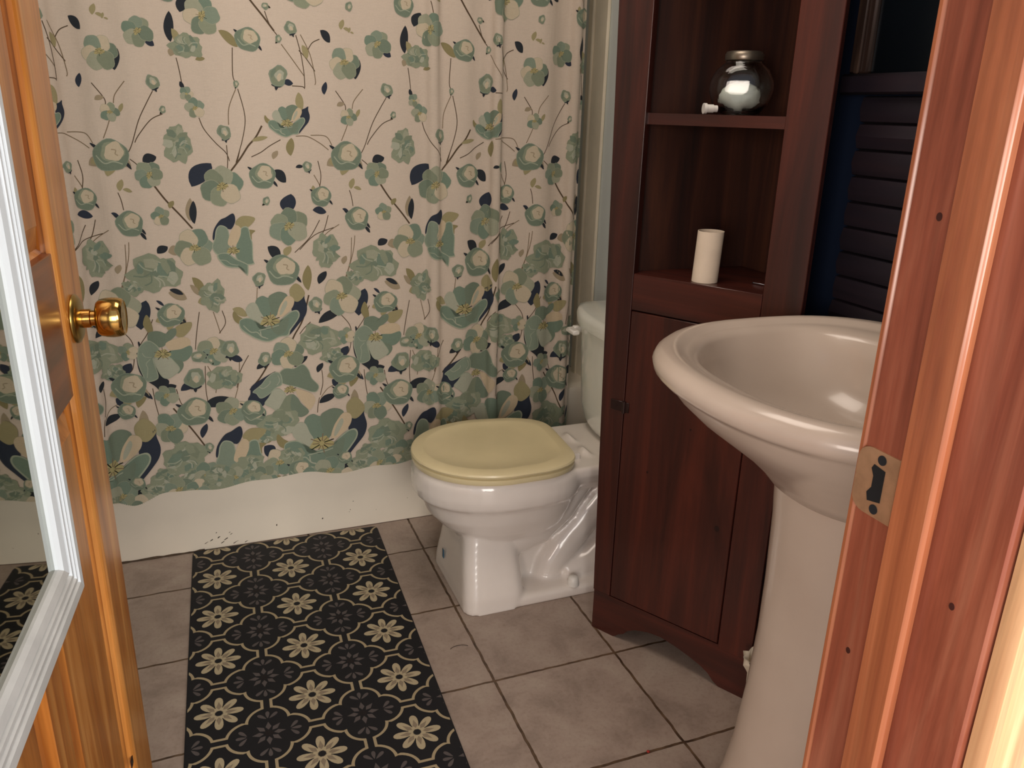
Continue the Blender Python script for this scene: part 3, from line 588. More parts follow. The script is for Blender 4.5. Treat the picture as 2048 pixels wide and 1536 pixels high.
MOTIFS = """S -819 1403 -798 1358 -788 1301 -790 1288;S -825 1367 -809 1350 -788 1320;L -765 1281 15.7 7.3 d 80;S -739 1276 -717 1244 -715 1230;S -668 1282 -692 1253 -698 1233;
F -714 1344 34.6 10;L -682 1330 25.5 13.8 d 80;K -711 1430 15.4;K -695 1419 8.3;F -628 1391 30.8 40;
L -606 1369 13.9 9.7 d -30;L -556 1405 33.4 11.9 d 88;O -547 1385 17.4 8.7 -70;R -524 1364 36.3 0;O -496 1337 11.1 5.6 10;
O -556 1350 10.9 8.7 60;S -549 1338 -545 1311 -542 1280;L -522 1454 19.3 14.0 d 60;F -484 1432 37.1 70;O -429 1385 26.9 11.2 -40;
P -384 1386 29.5 0;S -421 1366 -425 1304 -419 1287;S -421 1272 -440 1229 -444 1189;S -416 1273 -404 1210 -413 1159 -434 1099;B -607 1282 17.5 20;
S -609 1262 -625 1236 -647 1196 -669 1139 -687 1110;F -708 1213 19.5 0;O -727 1243 10.7 6.4 20;O -682 1223 10.9 5.4 70;S -711 1195 -718 1178 -729 1154;
L -542 1278 8.9 5.6 d 120;F -534 1258 14.6 0;F -518 1226 20.5 30;S -511 1204 -502 1178 -479 1147 -456 1123 -449 1103;B -591 1221 8.9 -20;
S -592 1211 -621 1197 -651 1162 -661 1145;P -718 1115 39.9 1;S -807 1167 -769 1165 -754 1143;O -751 1099 19.8 13.2 20;S -677 1107 -661 1093 -656 1076;
R -566 1140 43.6 90;L -633 1107 17.0 12.5 d 20;F -638 1070 28.6 60;B -419 1284 8.1 0;B -456 1171 18.8 10;
S -453 1141 -453 1105 -458 1067;L -518 1069 37.8 23.6 d 48;F -472 1041 45.7 20;P -372 1066 33.1 0;L -330 1065 21.1 13.7 d -45;
s -365 1188 -382 1160 -402 1139 -424 1108 -456 1069;S -422 1132 -430 1105 -439 1087;T -304 1199 46.0 0;O -268 1248 21.8 10.9 100;O -297 1138 22.2 11.1 85;
O -337 1118 12.2 7.3 60;O -372 1156 20.4 6.0 15;S -322 1155 -349 1140 -372 1124 -396 1113;S -284 1164 -256 1164 -225 1148 -203 1131;B -318 1306 25.9 -10;
L -295 1290 11.9 8.3 d 0;S -286 1284 -261 1283 -255 1278;B -338 1462 9.0 90;S -340 1451 -330 1421 -313 1397;B -312 1391 9.2 -20;
S -306 1379 -287 1353 -265 1322 -255 1308;B -282 1417 16.2 20;S -270 1401 -260 1357 -255 1311 -255 1281;L -199 1402 17.8 10.7 d -50;S -213 1395 -231 1386 -243 1369;
O -251 1364 16.5 8.3 -70;B -260 1090 13.8 20;L -279 1089 10.0 5.0 d 10;S -244 1069 -230 1041 -230 1024;S -232 1104 -226 1068 -231 1037;
P -228 1014 27.1 0;L -234 976 18.2 10.4 d -10;O -246 1031 11.5 6.4 100;K -699 1044 18.1;S -713 1029 -708 1011 -705 987;
P -695 954 32.5 0;L -668 924 11.8 4.7 d -50;L -725 976 10.3 4.6 d -30;S -703 909 -709 866 -730 798;F -622 971 20.0 20;
O -594 998 10.6 7.1 60;s -629 1044 -607 1010 -575 970 -551 938;O -552 985 28.7 9.6 85;L -544 978 28.8 9.6 d 88;S -772 965 -786 923 -809 894;
S -744 940 -779 917 -809 882;F -550 889 41.6 0;V -459 882 60.1 0;B -367 1004 11.2 -30;L -309 996 25.4 21.5 d 80;
F -315 939 43.6 30;L -357 869 23.2 15.5 d -50;O -321 873 15.6 10.4 60;P -338 823 43.2 0;S -235 953 -263 908 -304 869;
S -199 932 -250 914 -291 876;R -223 873 45.3 90;R -92 830 63.8 0;R -145 795 27.6 0;L -67 888 15.2 11.0 d 30;
O -39 882 15.3 13.9 0;S -152 904 -157 844 -173 796;L -235 799 20.2 10.8 d 58;O -273 800 34.7 13.4 88;O -173 844 12.2 8.1 70;
L -130 724 39.4 22.5 d 75;F -186 745 47.0 10;L -219 691 37.4 13.9 d 28;B -257 726 21.8 20;S -273 678 -290 663 -304 646;
S -189 692 -167 662 -163 630 -170 589 -182 573;O -43 769 24.2 14.2 -25;L -45 779 18.4 7.1 d -25;R 42 764 40.6 80;O 9 792 25.8 11.5 -60;
O -1 781 17.2 7.2 -55;O 17 748 13.0 11.6 0;P -64 721 32.9 1;L -39 694 13.0 7.2 d -55;L -87 754 11.3 4.2 d -40;
S 39 721 46 691 52 662;S 61 723 67 690 49 662;S 5 723 -7 665 -14 622;B -400 803 19.4 0;S -406 781 -410 747 -412 720;
O -455 716 20.8 11.7 -30;T -380 695 80.0 0;s -274 753 -294 685 -318 644 -330 617;V -95 625 66.6 -55;S -109 713 -127 674 -151 639 -158 603;
F 30 615 35.8 30;B 72 618 25.6 0;L 87 587 15.2 10.7 d -10;S 93 580 87 522 74 477;S 118 597 93 553 81 507;
B -8 603 19.3 100;B 21 589 9.0 40;S 6 575 2 514 4 468;S 12 575 29 527 26 497;R 50 538 44.2 0;
R -253 628 55.8 0;R -219 576 31.3 0;F -338 592 41.3 20;L -305 567 23.7 9.8 d 38;F -177 631 21.3 90;
L -183 585 18.6 12.9 d 60;B -401 583 20.4 0;L -410 564 16.3 8.2 d 30;s -359 622 -381 585 -417 531 -446 498;P -186 535 43.3 1;
L -144 510 17.6 5.9 d -50;L -254 545 15.6 8.5 d 60;S -250 538 -249 500 -258 464;L -216 496 13.0 10.1 d -60;P -200 470 23.4 0;
S -219 490 -238 480 -257 456;L -238 451 26.2 11.6 d 25;S -260 457 -265 438 -268 412;B -23 544 29.9 0;L -42 522 21.0 12.0 d 20;
S -130 527 -128 489 -123 450;F -98 506 26.7 40;L -86 526 16.3 10.4 d 20;F -97 413 39.3 0;s -85 469 -45 403 -13 343;
P -33 450 42.6 0;L -12 391 21.7 9.3 d 70;S -72 521 -65 482 -51 458;L 32 468 40.0 16.9 d 10;F 65 441 37.4 30;
P 121 425 31.7 0;U -339 493 81.6 0;P -444 442 29.1 0;O -159 499 23.4 11.7 60;O -158 438 32.6 13.4 95;
R -371 392 54.2 0;R -416 361 34.1 0;L -409 310 21.6 18.7 d -60;O -415 343 17.1 10.0 0;T -261 326 106.8 0;
K 92 314 22.5;V 70 276 77.5 15;R -69 321 62.0 20;R -48 259 37.9 0;L -38 285 28.3 14.2 d 60;
F -14 262 35.0 0;B -4 342 14.1 0;R -123 269 38.7 0;F -381 272 37.9 0;R -346 288 35.2 0;
P -327 241 32.7 0;O -347 260 38.3 20.6 10;F -294 212 33.2 0;F -242 229 39.5 20;R -463 276 42.9 0;
F -425 239 29.1 0;L -184 229 23.1 12.3 d -10;R -154 233 37.2 0;F -94 232 34.6 40;F -49 218 31.8 10;
R -2 228 35.3 0;O 29 232 32.3 19.4 20;F -506 243 31.4 0;R -544 257 39.5 0;P -197 263 21.4 0;
R -316 199 36.1 0;F -259 183 33.6 0;O -392 216 29.5 14.7 -20;R -365 207 32.7 0;F -185 196 34.1 0;
R -125 196 37.7 0;R -72 191 35.0 0;F -18 193 35.4 10;R -467 222 31.8 0;F -413 206 32.3 0"""
def draw_unit():
    items = [t.split() for t in MOTIFS.replace('\n', '').split(';') if t.strip()]
    order = {'S': 0, 's': 0, 'L': 1, 'O': 1, 'K': 1}
    items.sort(key=lambda t: order.get(t[0], 2))
    # top rows above the camera's view repeat the airy part of the print
    for n, t in enumerate(items):
        k = t[0]
        if k in 'Ss':
            v = [int(q)/1000 for q in t[1:]]; stem([(v[i], v[i+1]) for i in range(0, len(v), 2)], .0021 if k == 'S' else .0042, 'st2' if n % 3 == 0 and k == 'S' else 'st'); continue
        c = (int(t[1])/1000, int(t[2])/1000); r = float(t[3])/1000
        if k == 'L': leaf(c, r, float(t[4])/1000, float(t[6]), 'db' if n % 2 else 'd')
        elif k == 'O': leaf(c, r, float(t[4])/1000, float(t[5]), ['ol', 'ta', 'ol2'][n % 3])
        elif k == 'K': comma(c, r, n)
        elif k == 'F': flower(c, r, float(t[4]), n)
        elif k == 'P': cup(c, r, 0, n, float(t[4]) > 0)
        elif k == 'R': peony(c, r, float(t[4]), n)
        elif k == 'B': bud(c, r, float(t[4]), n)
        elif k == 'T': tulip(c, r, float(t[4]), n)
        elif k == 'V': wide_flower(c, r) if float(t[4]) < 0 else tall_flower(c, r)
        elif k == 'U': droop_flower(c, r)
draw_unit()
base = list(SHAPES)
up = []
for polys, colr, ly in base:      # airy upper part again, for the cloth above z = 1.45
    zc_ = polys[0][0][1]
    if 1.0 < zc_ < 1.42: up.append(([[(x+.23, z+.47) for x, z in p] for p in polys], colr, ly))
for polys, colr, ly in base+up:
    off = .0003+ly*2.2e-6
    xs_ = [p[0] for q in polys for p in q]; x0, x1 = min(xs_), max(xs_)
    for rep in range(-2, 4):
        d = rep*PER
        if x1+d < smin or x0+d > smax: continue
        for q in polys:
            q = [(x+d, z) for x, z in q]; a = max(min(p[0] for p in q), smin); b2 = min(max(p[0] for p in q), smax)
            if a >= b2 or max(p[1] for p in q) <= .17: continue
            g0 = int((a-S0)/DS); g1 = int((b2-S0)/DS)
            for g in range(g0, g1+1):
                r0 = max(S0+g*DS, smin); r1 = min(S0+(g+1)*DS, smax)
                p = clip(q, 0, r0, True)
                if len(p) >= 3: p = clip(p, 0, r1, False)
                if len(p) >= 3: hm = hem((r0+r1)/2); p = clip(p, 1, hm, True)
                if len(p) >= 3:
                    cur.add([cl(s, z, off) for s, z in p], [tuple(range(len(p)))], 0, colr)
cu = tag(cur.build('shower_curtain', M['curtain'], smooth=180), 'floral print cotton shower curtain in green, cream and navy hanging over the tub', 'shower curtain')
rod = MB(); rod.tube([(-.999, YC, 1.955), (XW-.001, YC, 1.955)], .0125, 20); tag(rod.build('curtain_rod', M['metal'], smooth=60), 'straight metal rod carrying the floral shower curtain', 'curtain rod')
for i in range(10):
    r_ = MB(); xx = -.84+i*.15
    r_.tube([(xx, YC+.022*math.sin(a), 1.948+.026*math.cos(a)) for a in [2*PI*k/24 for k in range(25)]], .002, 8)
    tag(r_.build('curtain_ring', M['metal'], smooth=60), 'metal ring threaded on the curtain rod', 'curtain ring', 'curtain rings on the rod')

# ---------------------------------------------------------------- floor mat
MA = math.radians(1.7)
MW, ML = .535, 1.45
def mt(u, v, z): # u across from left edge, v towards the viewer
    a = MA; return (-.639+u*math.cos(a)-v*math.sin(a), .1865-u*math.sin(a)-v*math.cos(a), z)
mm = MB(); BLK = hexlin('#15151a'); CRM = hexlin('#a89879'); GRY = hexlin('#57504f'); WHT = hexlin('#b3a587'); DRK2 = hexlin('#1c1618'); TAU = hexlin('#8b7d69')
rc = .018; cpts = []
for (px, py, a0) in ((MW-rc, ML-rc, 0), (rc, ML-rc, 90), (rc, rc, 180), (MW-rc, rc, 270)):
    for k in range(6): a = math.radians(a0+18*k); cpts.append((px+rc*math.cos(a), py+rc*math.sin(a)))
n = len(cpts); vs = [mt(u, v, .0005) for u, v in cpts]+[mt(u, v, .0045) for u, v in cpts]+[mt(MW/2+(u-MW/2)*.993, ML/2+(v-ML/2)*.997, .0055) for u, v in cpts]
mm.add(vs, [tuple(range(n)), tuple(range(2*n, 3*n))[::-1]]+[(i, n+i, n+(i+1) % n, (i+1) % n) for i in range(n)]+[(n+i, 2*n+i, 2*n+(i+1) % n, n+(i+1) % n) for i in range(n)], 0, BLK)
def mshape(pts, ctr, colr, z):
    for t in fan(ctr, pts):
        for ax, val, kg in ((0, .003, True), (0, MW-.003, False), (1, .004, True), (1, ML-.004, False)):
            t = clip(t, ax, val, kg)
            if len(t) < 3: break
        if len(t) >= 3: mm.add([mt(u, v, z) for u, v in t][::1], [tuple(range(len(t)))], 0, colr)
LA, LB = .1950, .1812
def cell(inset):
    """outline of one flower cell: concave arcs round the four corner medallions"""
    hx, hy = LA/2, LB/2; c_, r_, g = .0415, .040+inset, .0065+inset; q = []
    k_lo = math.acos(min(1, max(-1, 0)))
    out = []
    # quadrant seen from a medallion centre (0,0) going from its x-lobe to its y-lobe
    t0 = math.asin(g/r_); s_ = math.sqrt(max(0, 2*r_*r_-c_*c_)); kk = (c_+s_)/2; t1 = math.atan2(kk, kk-c_)
    for i in range(9): t = t0+(t1-t0)*i/8; out.append((c_+r_*math.cos(t), r_*math.sin(t)))
    for i in range(9): t = t1+(t0-t1)*i/8; out.append((r_*math.sin(t), (c_+r_*math.cos(t))*.94))
    full = []
    for sx, sy, rev in ((1, 1, False), (-1, 1, True), (-1, -1, False), (1, -1, True)):
        pts = [(sx*(hx-x), sy*(hy-y)) for x, y in out]
        full += pts[::-1] if not rev else pts
    return sorted(full, key=lambda p: math.atan2(p[1], p[0]))
for j in range(-1, 10):
    for i in range(-1, 4):
        wx, wy = .0665+i*LA+ .0, -.010+j*LB
        if -.1 < wx < MW+.1 and -.1 < wy < ML+.1:
            for ins, colr, z in ((0, CRM, .00560), (.0062, BLK, .00565)):
                mshape([(wx+x, wy+y) for x, y in cell(ins)], (wx, wy), colr, z)
            for k in range(8):
                a = 45*k+22.5-22.5*(1); ctr = (wx+.029*math.cos(math.radians(a)), wy+.029*math.sin(math.radians(a)))
                pts = [tf((.0215*math.cos(t)*(1), (.0088+.0022*math.cos(t))*math.sin(t)), ctr, 1, a) for t in [2*PI*q/16 for q in range(16)]]
                mshape(pts, ctr, WHT, .00570)
                c2 = (wx+.020*math.cos(math.radians(a)), wy+.020*math.sin(math.radians(a)))
                mshape([tf(p, c2, 1, a) for p in ((-.008, 0), (0, .0055), (.017, 0), (0, -.0055))], c2, TAU, .00572)
                c3 = (wx+.013*math.cos(math.radians(a+22.5)), wy+.013*math.sin(math.radians(a+22.5)))
                mshape([tf(p, c3, 1, a+22.5) for p in ((-.006, 0), (0, .0028), (.006, 0), (0, -.0028))], c3, WHT, .00574)
            mshape([(wx+.0075*math.cos(t), wy+.0075*math.sin(t)) for t in [2*PI*q/14 for q in range(14)]], (wx, wy), BLK, .00576)
        dx, dy = wx+LA/2, wy+LB/2
        if -.1 < dx < MW+.1 and -.1 < dy < ML+.1:
            for k in range(8):
                a = 45*k; ctr = (dx+.021*math.cos(math.radians(a)), dy+.021*math.sin(math.radians(a)))
                mshape([tf(p, ctr, 1, a) for p in ((-.011, 0), (-.002, .006), (.013, 0), (-.002, -.006))], ctr, GRY, .00570)
            mshape([(dx+.0085*math.cos(t), dy+.0085*math.sin(t)) for t in [2*PI*q/14 for q in range(14)]], (dx, dy), DRK2, .00574)
            for k in range(4):
                for da in (-48, 0, 48):
                    a = 90*k; b0 = (dx+.041*math.cos(math.radians(a)), dy+.041*math.sin(math.radians(a))); aa = a+da; l = .026 if da else .024
                    ctr = (b0[0]+l*.6*math.cos(math.radians(aa)), b0[1]+l*.6*math.sin(math.radians(aa)))
                    mshape([tf((l*.45*math.cos(t), (.0038+.0022*math.cos(t))*math.sin(t)), ctr, 1, aa) for t in [2*PI*q/12 for q in range(12)]], ctr, GRY, .00570)
mt_o = tag(mm.build('floor_mat', M['mat']), 'long black vinyl floor mat with cream and grey flower medallions', 'mat')

# ---------------------------------------------------------------- toilet
TY = -.215
toilet = thing('toilet', 'white porcelain toilet with yellowed closed lid beside the cabinet', 'toilet', (.25, TY, 0))
def egg(xf, xb, hy, z, n=44, p=2.15, yc=TY, pb=3.2):
    xm = xf+(xb-xf)*.52; r = []
    for i in range(n):
        t = 2*PI*i/n; c, s = math.cos(t), math.sin(t); e = p if c < 0 else pb
        ax = (xm-xf) if c < 0 else (xb-xm)
        r.append((xm+ax*math.copysign(abs(c)**(2/e), c), yc+hy*math.copysign(abs(s)**(2/e), s), z))
    return r
def rrect(x0, x1, y0, y1, z, r, n=6):
    c = []
    for (px, py, a0) in ((x1-r, y1-r, 0), (x0+r, y1-r, 90), (x0+r, y0+r, 180), (x1-r, y0+r, 270)):
        for k in range(n): a = math.radians(a0+90*k/(n-1)); c.append((px+r*math.cos(a), py+r*math.sin(a), z))
    return c
b = MB()
b.rings([egg(.04, .27, .095, .165), egg(.015, .30, .118, .185), egg(-.015, .32, .135, .21), egg(-.045, .335, .150, .245), egg(-.060, .345, .160, .280), egg(-.066, .35, .165, .292), egg(-.079, .355, .177, .300), egg(-.083, .36, .181, .325), egg(-.081, .36, .180, .360), egg(-.074, .355, .174, .374)])
b.rings([rrect(.012, .182, TY-.160, TY+.160, .0, .035), rrect(.014, .181, TY-.156, TY+.156, .04, .035), rrect(.022, .176, TY-.126, TY+.126, .13, .035), rrect(.030, .172, TY-.105, TY+.105, .20, .035)])
b.rings([rrect(.03, .59, TY-.155, TY+.155, .0, .05), rrect(.03, .59, TY-.155, TY+.155, .022, .05), rrect(.04, .58, TY-.145, TY+.145, .030, .05)])
b.rings([rrect(.10, .60, TY-.062, TY+.062, .01, .04), rrect(.10, .60, TY-.062, TY+.062, .30, .04)])
b.rings([rrect(.26, .61, TY-.10, TY+.10, .290, .03), rrect(.26, .62, TY-.135, TY+.135, .325, .04), rrect(.26, .625, TY-.150, TY+.150, .350, .04), rrect(.26, .625, TY-.148, TY+.148, .374, .04)])
for sg in (-1, 1):
    yy = TY+sg*.050
    b.tube([(.10, yy, .165), (.17, yy, .165), (.24, yy, .185), (.30, yy, .235), (.35, yy, .30), (.41, yy, .35)], [.06, .062, .062, .060, .055, .05], 18)
    b.tube([(.50, yy, .30), (.45, yy, .26), (.405, yy-sg*.005, .20), (.36, yy, .15), (.315, yy+sg*.004, .105), (.285, yy+sg*.008, .065), (.27, yy+sg*.008, .02)], [.045, .05, .052, .050, .050, .046, .04], 18)
    b.tube([(.32, yy+sg*.02, .03), (.40, yy+sg*.02, .05), (.47, yy, .10), (.52, yy, .20)], [.04, .05, .05, .045], 16)
bowl = b.build('bowl', M['porc'], toilet, remesh=(.0055, 5), smooth=180)
def lidshape(z, inset=0.0, n=60):
    r = []; ang = math.radians(-4)
    ctrx, ctry = .13, TY+.002
    for i in range(n):
        t = 2*PI*i/n; c, s = math.cos(t), math.sin(t)
        if c <= 0: x = ctrx+(.212-inset)*c; y = (.190-inset)*s
        else:
            u = abs(c)**(2/6.5); x = ctrx+(.200-inset)*u; wv = abs(s)**(2/6.5)
            y = (.190-inset-.045*u**2.4)*math.copysign(wv, s)
        r.append((ctrx+(x-ctrx)*math.cos(ang)-y*math.sin(ang), ctry+(x-ctrx)*math.sin(ang)+y*math.cos(ang), z))
    return r
seat = MB().rings([lidshape(.3755, .010), lidshape(.3765, .004), lidshape(.381, .002), lidshape(.389, .002), lidshape(.3925, .007)]).build('seat', M['lid'], toilet, smooth=50)
lid = MB().rings([lidshape(.3935, .009), lidshape(.3945, .0025), lidshape(.400, 0), lidshape(.4045, .002), lidshape(.4075, .009), lidshape(.4085, .030), lidshape(.4085, .034), lidshape(.4065, .040), lidshape(.4068, .09)]).build('lid', M['lid'], toilet, smooth=40)
lid['label'] = 'yellowed closed toilet lid'
for dy in (-.075, .075): MB().rings([rrect(.322, .350, TY+dy-.016, TY+dy+.016, z, .008) for z in (.373, .386)]+[rrect(.325, .347, TY+dy-.013, TY+dy+.013, .390, .008)]).build('hinge_cap', M['porc'], toilet, smooth=40)
def tankring(z, xf, hy, bow, xb=.615, n=14):
    xf += .010; hy -= .002
    r = []
    for i in range(n+1):
        t = -1+2*i/n; r.append((xf+bow*abs(t)**2.6, TY+hy*t, z))
    r.append((xb-.01, TY+hy, z)); r.append((xb, TY+hy-.01, z)); r.append((xb, TY-hy+.01, z)); r.append((xb-.01, TY-hy, z))
    return r
tank = MB().rings([tankring(.376, .47, .15, .05), tankring(.382, .445, .185, .055), tankring(.41, .430, .198, .06), tankring(.45, .424, .208, .06), tankring(.68, .414, .218, .06)][::1]).build('tank', M['tank'], toilet, smooth=50, bevel=.006)
MB().rings([tankring(.678, .414, .218, .06, .62), tankring(.682, .404, .226, .062, .625), tankring(.705, .402, .228, .062, .625), tankring(.716, .406, .225, .062, .622), tankring(.722, .418, .214, .062, .612)]).build('tank_lid', M['tank'], toilet, smooth=50)
fl = MB(); fl.lathe([(.011, 0), (.011, .010), (.007, .012), (.007, .022)], (.452, TY+.185, .655), 'X', 20)
fl = MB(); fl.box(.432, .456, TY+.160, TY+.178, .645, .665, .003); fl.box(.412, .434, TY+.125, TY+.176, .648, .662, .004)
fl.build('flush_lever', M['white'], toilet, smooth=40)
for dy in (-.128,): MB().lathe([(0, .028), (.0165, .028), (.0155, .040), (.013, .049), (.010, .052), (0, .053)], (.322, TY+dy-.012, 0), 'Z', 28, cap0=False, cap1=False).build('bolt_cap', M['white'], toilet, smooth=40)
MB().prism([(-.006, -.013), (.006, -.013), (.006, .013), (-.006, .013)], lambda u, v, d: (.0135+.08*(v+.055)*.1-d, TY+.055+u, .072+v), 0, .0012).build('sticker', M['sticker'], toilet)['label'] = 'small blue sticker'

# ---------------------------------------------------------------- corner cabinet
CL = Vector((.305, -.506, 0)); CA = math.atan2(-.869, .495)
cab = thing('corner_cabinet', 'tall dark mahogany corner cabinet with open shelves above a plain door', 'cabinet', CL, CA)
FW = .414; CH = 1.95
def cpart(mb, name, mat, par=cab, world=False, **k): return mb.build(name, mat, par, world=world, **k)
T = .02
cpart(MB().prism([(-.0025, .1098), (.045, .1098), (.045, CH), (-.048, CH)], lambda u, v, d: (u, d, v), 0, T), 'stile', M['mahog'], bevel=.0012)
cpart(MB().box(.335, FW, 0, T, .10, CH, .0015), 'stile', M['mahog'], smooth=40)
cpart(MB().box(.0455, .3345, .0003, T, .836, .916, .001), 'rail', M['mahogX'], smooth=40)
cpart(MB().box(.0455, .3345, .0003, T, 1.83, CH, .001), 'rail', M['mahogX'], smooth=40)
prof = [(0, .0), (.062, .0), (.070, .004), (.078, .012), (.092, .020), (.103, .034), (.125, .047), (.16, .057), (.195, .060), (.235, .053), (.27, .044), (.30, .034), (.32, .023), (.335, .008), (.348, .001), (FW, 0), (FW, .1095), (0, .1095)]
cpart(MB().prism(prof, lambda u, v, d: (u, d, v), .0005, T), 'base_apron', M['mahogX'])
db = MB().box(.047, .3335, -.0008, T-.002, .1115, .8335, .0018)
for kx_, kz_, kr in ((.300, .392, .0075), (.120, .47, .003), (.215, .60, .0028)): db.prism([(kx_+kr*.8*math.cos(2*PI*q/12), kz_+kr*math.sin(2*PI*q/12)) for q in range(12)], lambda u, v, d: (u, d, v), -.0011, .001, mi=1)
dr = cpart(db, 'door', [M['mahog'], M['hinge']], smooth=40)
hg = MB(); hg.box(.012, .044, -.003, .0003, .598, .622, .0008); hg.box(.048, .060, -.0035, -.0006, .598, .622, .0008); hg.lathe([(.0045, .596), (.0045, .624)], (.0475, -.003, 0), 'Z', 14); hg.lathe([(.003, 0), (.003, .0015)], (.026, -.0025, .610), '-Y', 12)
cpart(hg, 'hinge', M['hinge'], dr, smooth=40)
XB = XW-.004
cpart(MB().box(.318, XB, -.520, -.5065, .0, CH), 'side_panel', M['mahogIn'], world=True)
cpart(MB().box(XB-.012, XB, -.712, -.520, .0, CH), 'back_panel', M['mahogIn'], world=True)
cpart(MB().prism([(.518, -.846), (.5275, -.8505), (XB, -.712), (XB-.010, -.708)], lambda u, v, d: (u, v, d), .0, CH), 'side_panel', M['mahog'], world=True)
def triangle(z0, z1): return MB().prism([(.3235, -.5205), (XB-.013, -.5205), (XB-.013, -.708), (.5175, -.842), (.512,-.838)][::-1], lambda u, v, d: (u, v, d), z0, z1)
cpart(triangle(1.222, 1.244), 'shelf', M['mahogX'], world=True); cpart(triangle(.900, .9155), 'shelf', M['mahogX'], world=True); cpart(triangle(1.58, 1.60), 'shelf', M['mahogX'], world=True); cpart(triangle(CH-.02, CH-.001), 'top_panel', M['mahogX'], world=True)

# things on the shelves
jc = Vector((.500, -.615, 1.2445))
jar = thing('glass_jar', 'round clear glass jar with metal lid and white contents on the upper cabinet shelf', 'jar', jc)
b = MB(); prof = [(0, .0008), (.036, .0008), (.041, .004), (.055, .022), (.0625, .045), (.0615, .065), (.052, .084), (.040, .094), (.035, .098), (.035, .109), (.033, .110)]
inner = [(.031, .109), (.032, .098), (.038, .090), (.050, .080), (.0585, .062), (.0595, .045), (.052, .024), (.039, .0075), (0, .005)]
b.lathe(prof+inner, (0, 0, 0), 'Z', 56, cap0=False, cap1=False)
# flattened round face turned to the doorway
fa = math.radians(232); fd = (math.cos(fa), math.sin(fa)); nv = []
for x, y, z in b.v:
    rad = math.hypot(x, y); d = x*fd[0]+y*fd[1]; lim = .047 if rad > .0605 or z > 0 and (math.hypot(x, y) > .0600) else .045
    if d > lim and z < .094: k = (d-lim)*.9; x -= fd[0]*k; y -= fd[1]*k
    nv.append((x, y, z))
b.v = nv; b.build('jar_body', M['glass'], jar, world=False, smooth=60)
MB().lathe([(0, .102), (.0365, .102), (.0375, .104), (.0375, .113), (.0355, .1155), (.035, .118), (.030, .119), (0, .119)], (0, 0, 0), 'Z', 48, cap0=False, cap1=False).build('jar_lid', M['jarlid'], jar, world=False, smooth=40)
b = MB(); rr = random.Random(7); rs = []
for rad, z in [(.020, .0075), (.034, .010), (.046, .022), (.050, .036), (.046, .046), (.030, .056), (.012, .060)]:
    rs.append([(rad*(1+.10*rr.uniform(-1, 1))*math.cos(2*PI*k/22)*.86, rad*(1+.10*rr.uniform(-1, 1))*math.sin(2*PI*k/22)*.86, z+.003*rr.uniform(-1, 1)) for k in range(22)])
tag(b.rings(rs).build('cotton_fill', M['cotton'], jar, world=False, smooth=180), 'white cotton inside the jar')
b = MB(); ca = Vector((.418, -.612, 1.2445+.0105)); d = Vector((.9, -.25, 0)).normalized()
b.tube([ca, ca+d*.006, ca+d*.0065, ca+d*.020, ca+d*.0205, ca+d*.028], [.0103, .0103, .008, .008, .0065, .0065], 20)
tag(b.build('bottle_cap', M['white'], smooth=40), 'small white plastic cap lying left of the glass jar', 'cap')
tc = Vector((.432, -.656, .9163)); b = MB()
b.lathe([(.0265, 0), (.0265, .1035), (.0255, .1035), (.0252, .001), (.0265, 0)], tc, 'Z', 44, cap0=False, cap1=False)
for i, v in enumerate(b.v): b.v[i] = (v[0]+.004*((v[2]-tc.z)/.1), v[1], v[2])
tag(b.build('cardboard_tube', M['tubecard'], smooth=60), 'upright empty toilet paper tube on the lower open shelf', 'paper tube')
b = MB(); n0 = Vector((.530, -.735, .9185)); b.tube([n0, n0+Vector((-.012, .030, .0)), n0+Vector((-.0125, .031, 0))], [.0012, .0012, .0028], 10); b.tube([n0, n0+Vector((.0015, -.004, 0))], [.0012, .0002], 8)
tag(b.build('nail', M['metal'], smooth=60), 'small steel nail lying on the lower open shelf', 'nail')

# ---------------------------------------------------------------- pedestal sink
SY = -1.180
sink = thing('pedestal_sink', 'bone coloured porcelain pedestal sink with wide oval basin', 'sink', (.40, SY, 0))
def dee(z, xf, hy, xb=XW-.022, xm=.36, n=64, pf=2.25, pb=2.9):
    r = []
    for i in range(n):
        t = 2*PI*i/n; c, s = math.cos(t), math.sin(t); e = pf if c < 0 else pb
        ax = (xm-xf) if c < 0 else (xb-xm)
        r.append((xm+ax*math.copysign(abs(c)**(2/e), c), SY+hy*math.copysign(abs(s)**(2/e), s), z))
    return r
rs = [dee(.690, .280, .134, .53, .41, pb=2.6), dee(.694, .265, .142, .54, .41), dee(.715, .248, .158, .56, .40), dee(.745, .215, .184, .59, .39), dee(.775, .175, .214, .60, .38), dee(.805, .135, .244), dee(.832, .106, .270), dee(.850, .092, .284), dee(.857, .086, .290),
      dee(.861, .077, .298), dee(.869, .069, .305), dee(.880, .066, .307), dee(.890, .070, .303), dee(.898, .080, .294), dee(.901, .092, .283), dee(.899, .104, .273, .60), dee(.893, .111, .267, .59), dee(.8915, .120, .261, .57), dee(.889, .131, .252, .53), dee(.880, .140, .245, .520), dee(.85, .152, .232, .512, .33), dee(.80, .185, .200, .50, .33), dee(.765, .235, .150, .46, .33), dee(.752, .285, .08, .40, .34), dee(.749, .32, .03, .36, .34)]
b = MB(); b.rings(rs); b.build('basin', M['sinkporc'], sink, smooth=180)
def ped(z, r, rx=1.0, cx=.405, n=40):
    return [(cx+rx*r*math.copysign(abs(math.cos(t))**(2/2.6), math.cos(t)), SY+r*math.copysign(abs(math.sin(t))**(2/2.6), math.sin(t)), z) for t in [2*PI*(k+.5)/n for k in range(n)]]
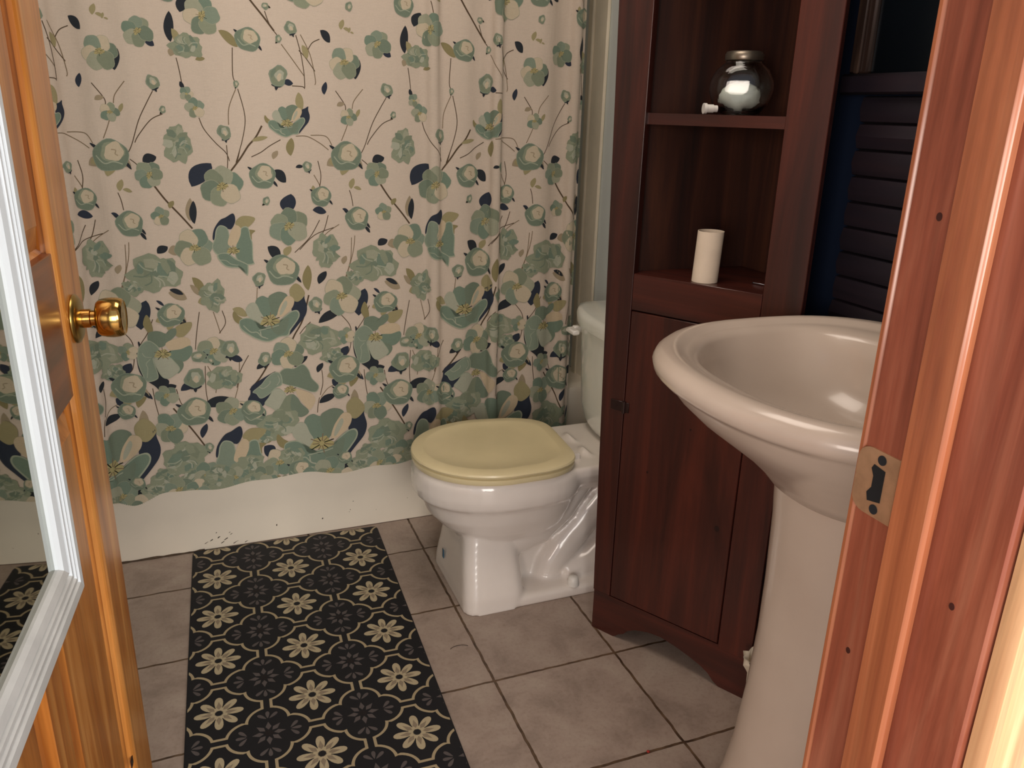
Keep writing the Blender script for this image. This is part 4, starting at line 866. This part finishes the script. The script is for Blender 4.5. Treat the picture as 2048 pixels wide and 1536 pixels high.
MB().rings([ped(0, .158), ped(.014, .158), ped(.035, .152), ped(.08, .142), ped(.16, .131), ped(.28, .122), ped(.40, .117), ped(.50, .117), ped(.62, .120), ped(.697, .125)]).build('pedestal', M['sinkporc'], sink, smooth=60)
MB().lathe([(0, .750), (.020, .750), (.022, .7525), (.018, .754), (0, .753)], (.335, SY, 0), 'Z', 28, cap0=False, cap1=False).build('drain', M['metal'], sink, smooth=40)

# ---------------------------------------------------------------- boards and dark pane on the navy wall
b = MB(); z = 1.284; k = 0
while z > .30:
    h = .0475; rr = random.Random(k); p = [(XW-.001, z), (XW-.012-.002*rr.random(), z-.003), (XW-.016-.003*rr.random(), z-h*.5), (XW-.013, z-h+.003), (XW-.002, z-h)]
    b.rings([[(x, y, zz_) for x, zz_ in p] for y in (-1.575, -.815)]); z -= h; k += 1
tag(b.build('slatted_panel', M['slat'], smooth=30), 'dark horizontal slatted boards on the navy wall above the sink', 'wall panel')
pn = thing('wall_pane', 'dark glass pane in a brown wooden frame above the slatted boards', 'framed pane', (XW, -1.1, 1.30))
MB().box(XW-.020, XW-.001, -.818, -.772, 1.322, 1.90, .004).build('frame_side', M['darkframe'], pn, smooth=40)
MB().box(XW-.026, XW-.020, -.802, -.790, 1.322, 1.90, .002).build('frame_bead', M['darkframe'], pn, smooth=40)
MB().box(XW-.020, XW-.001, -1.575, -1.54, 1.322, 1.90, .004).build('frame_side', M['darkframe'], pn, smooth=40)
MB().box(XW-.030, XW-.001, -1.575, -.765, 1.286, 1.3215, .004).build('ledge', M['slat'], pn, smooth=40)
MB().box(XW-.010, XW-.001, -1.539, -.819, 1.3225, 1.90).build('pane', M['pane'], pn)

# ---------------------------------------------------------------- small things on the floor
b = MB(); rr = random.Random(11); rs = []
cc = (.507, -.936)
for rad, z in [(.030, .0005), (.040, .02), (.044, .06), (.046, .10), (.052, .128), (.056, .150), (.053, .158), (.048, .146), (.040, .120), (.036, .128), (.030, .170), (.014, .188), (.004, .192)]:
    rs.append([(cc[0]+rad*(1+.16*rr.uniform(-1, 1))*math.cos(2*PI*q/20), cc[1]+rad*(1+.16*rr.uniform(-1, 1))*math.sin(2*PI*q/20), max(.0005, z+(.006*rr.uniform(-1, 1) if z > .01 else 0))) for q in range(20)])
tag(b.rings(rs).build('crumpled_bag', M['paper'], smooth=180), 'crumpled off-white bag tucked behind the sink pedestal', 'bag')
b = MB(); b.lathe([(0, .0003), (.003, .0006), (.0036, .002), (.002, .0036), (0, .004)], (.2245, -.929, 0), 'Z', 9, cap0=False, cap1=False)
tag(b.build('red_crumb', M['red']), 'tiny red crumb on the grout line in front of the cabinet', 'crumb')
b = MB(); b.tube([(-.041+.024*math.cos(a), -.485+.014*math.sin(a), .0012) for a in [math.radians(20+q*11) for q in range(13)]], .0006, 6)
tag(b.build('hair_strand', M['hair']), 'curled dark hair on the tile right of the mat', 'hair')
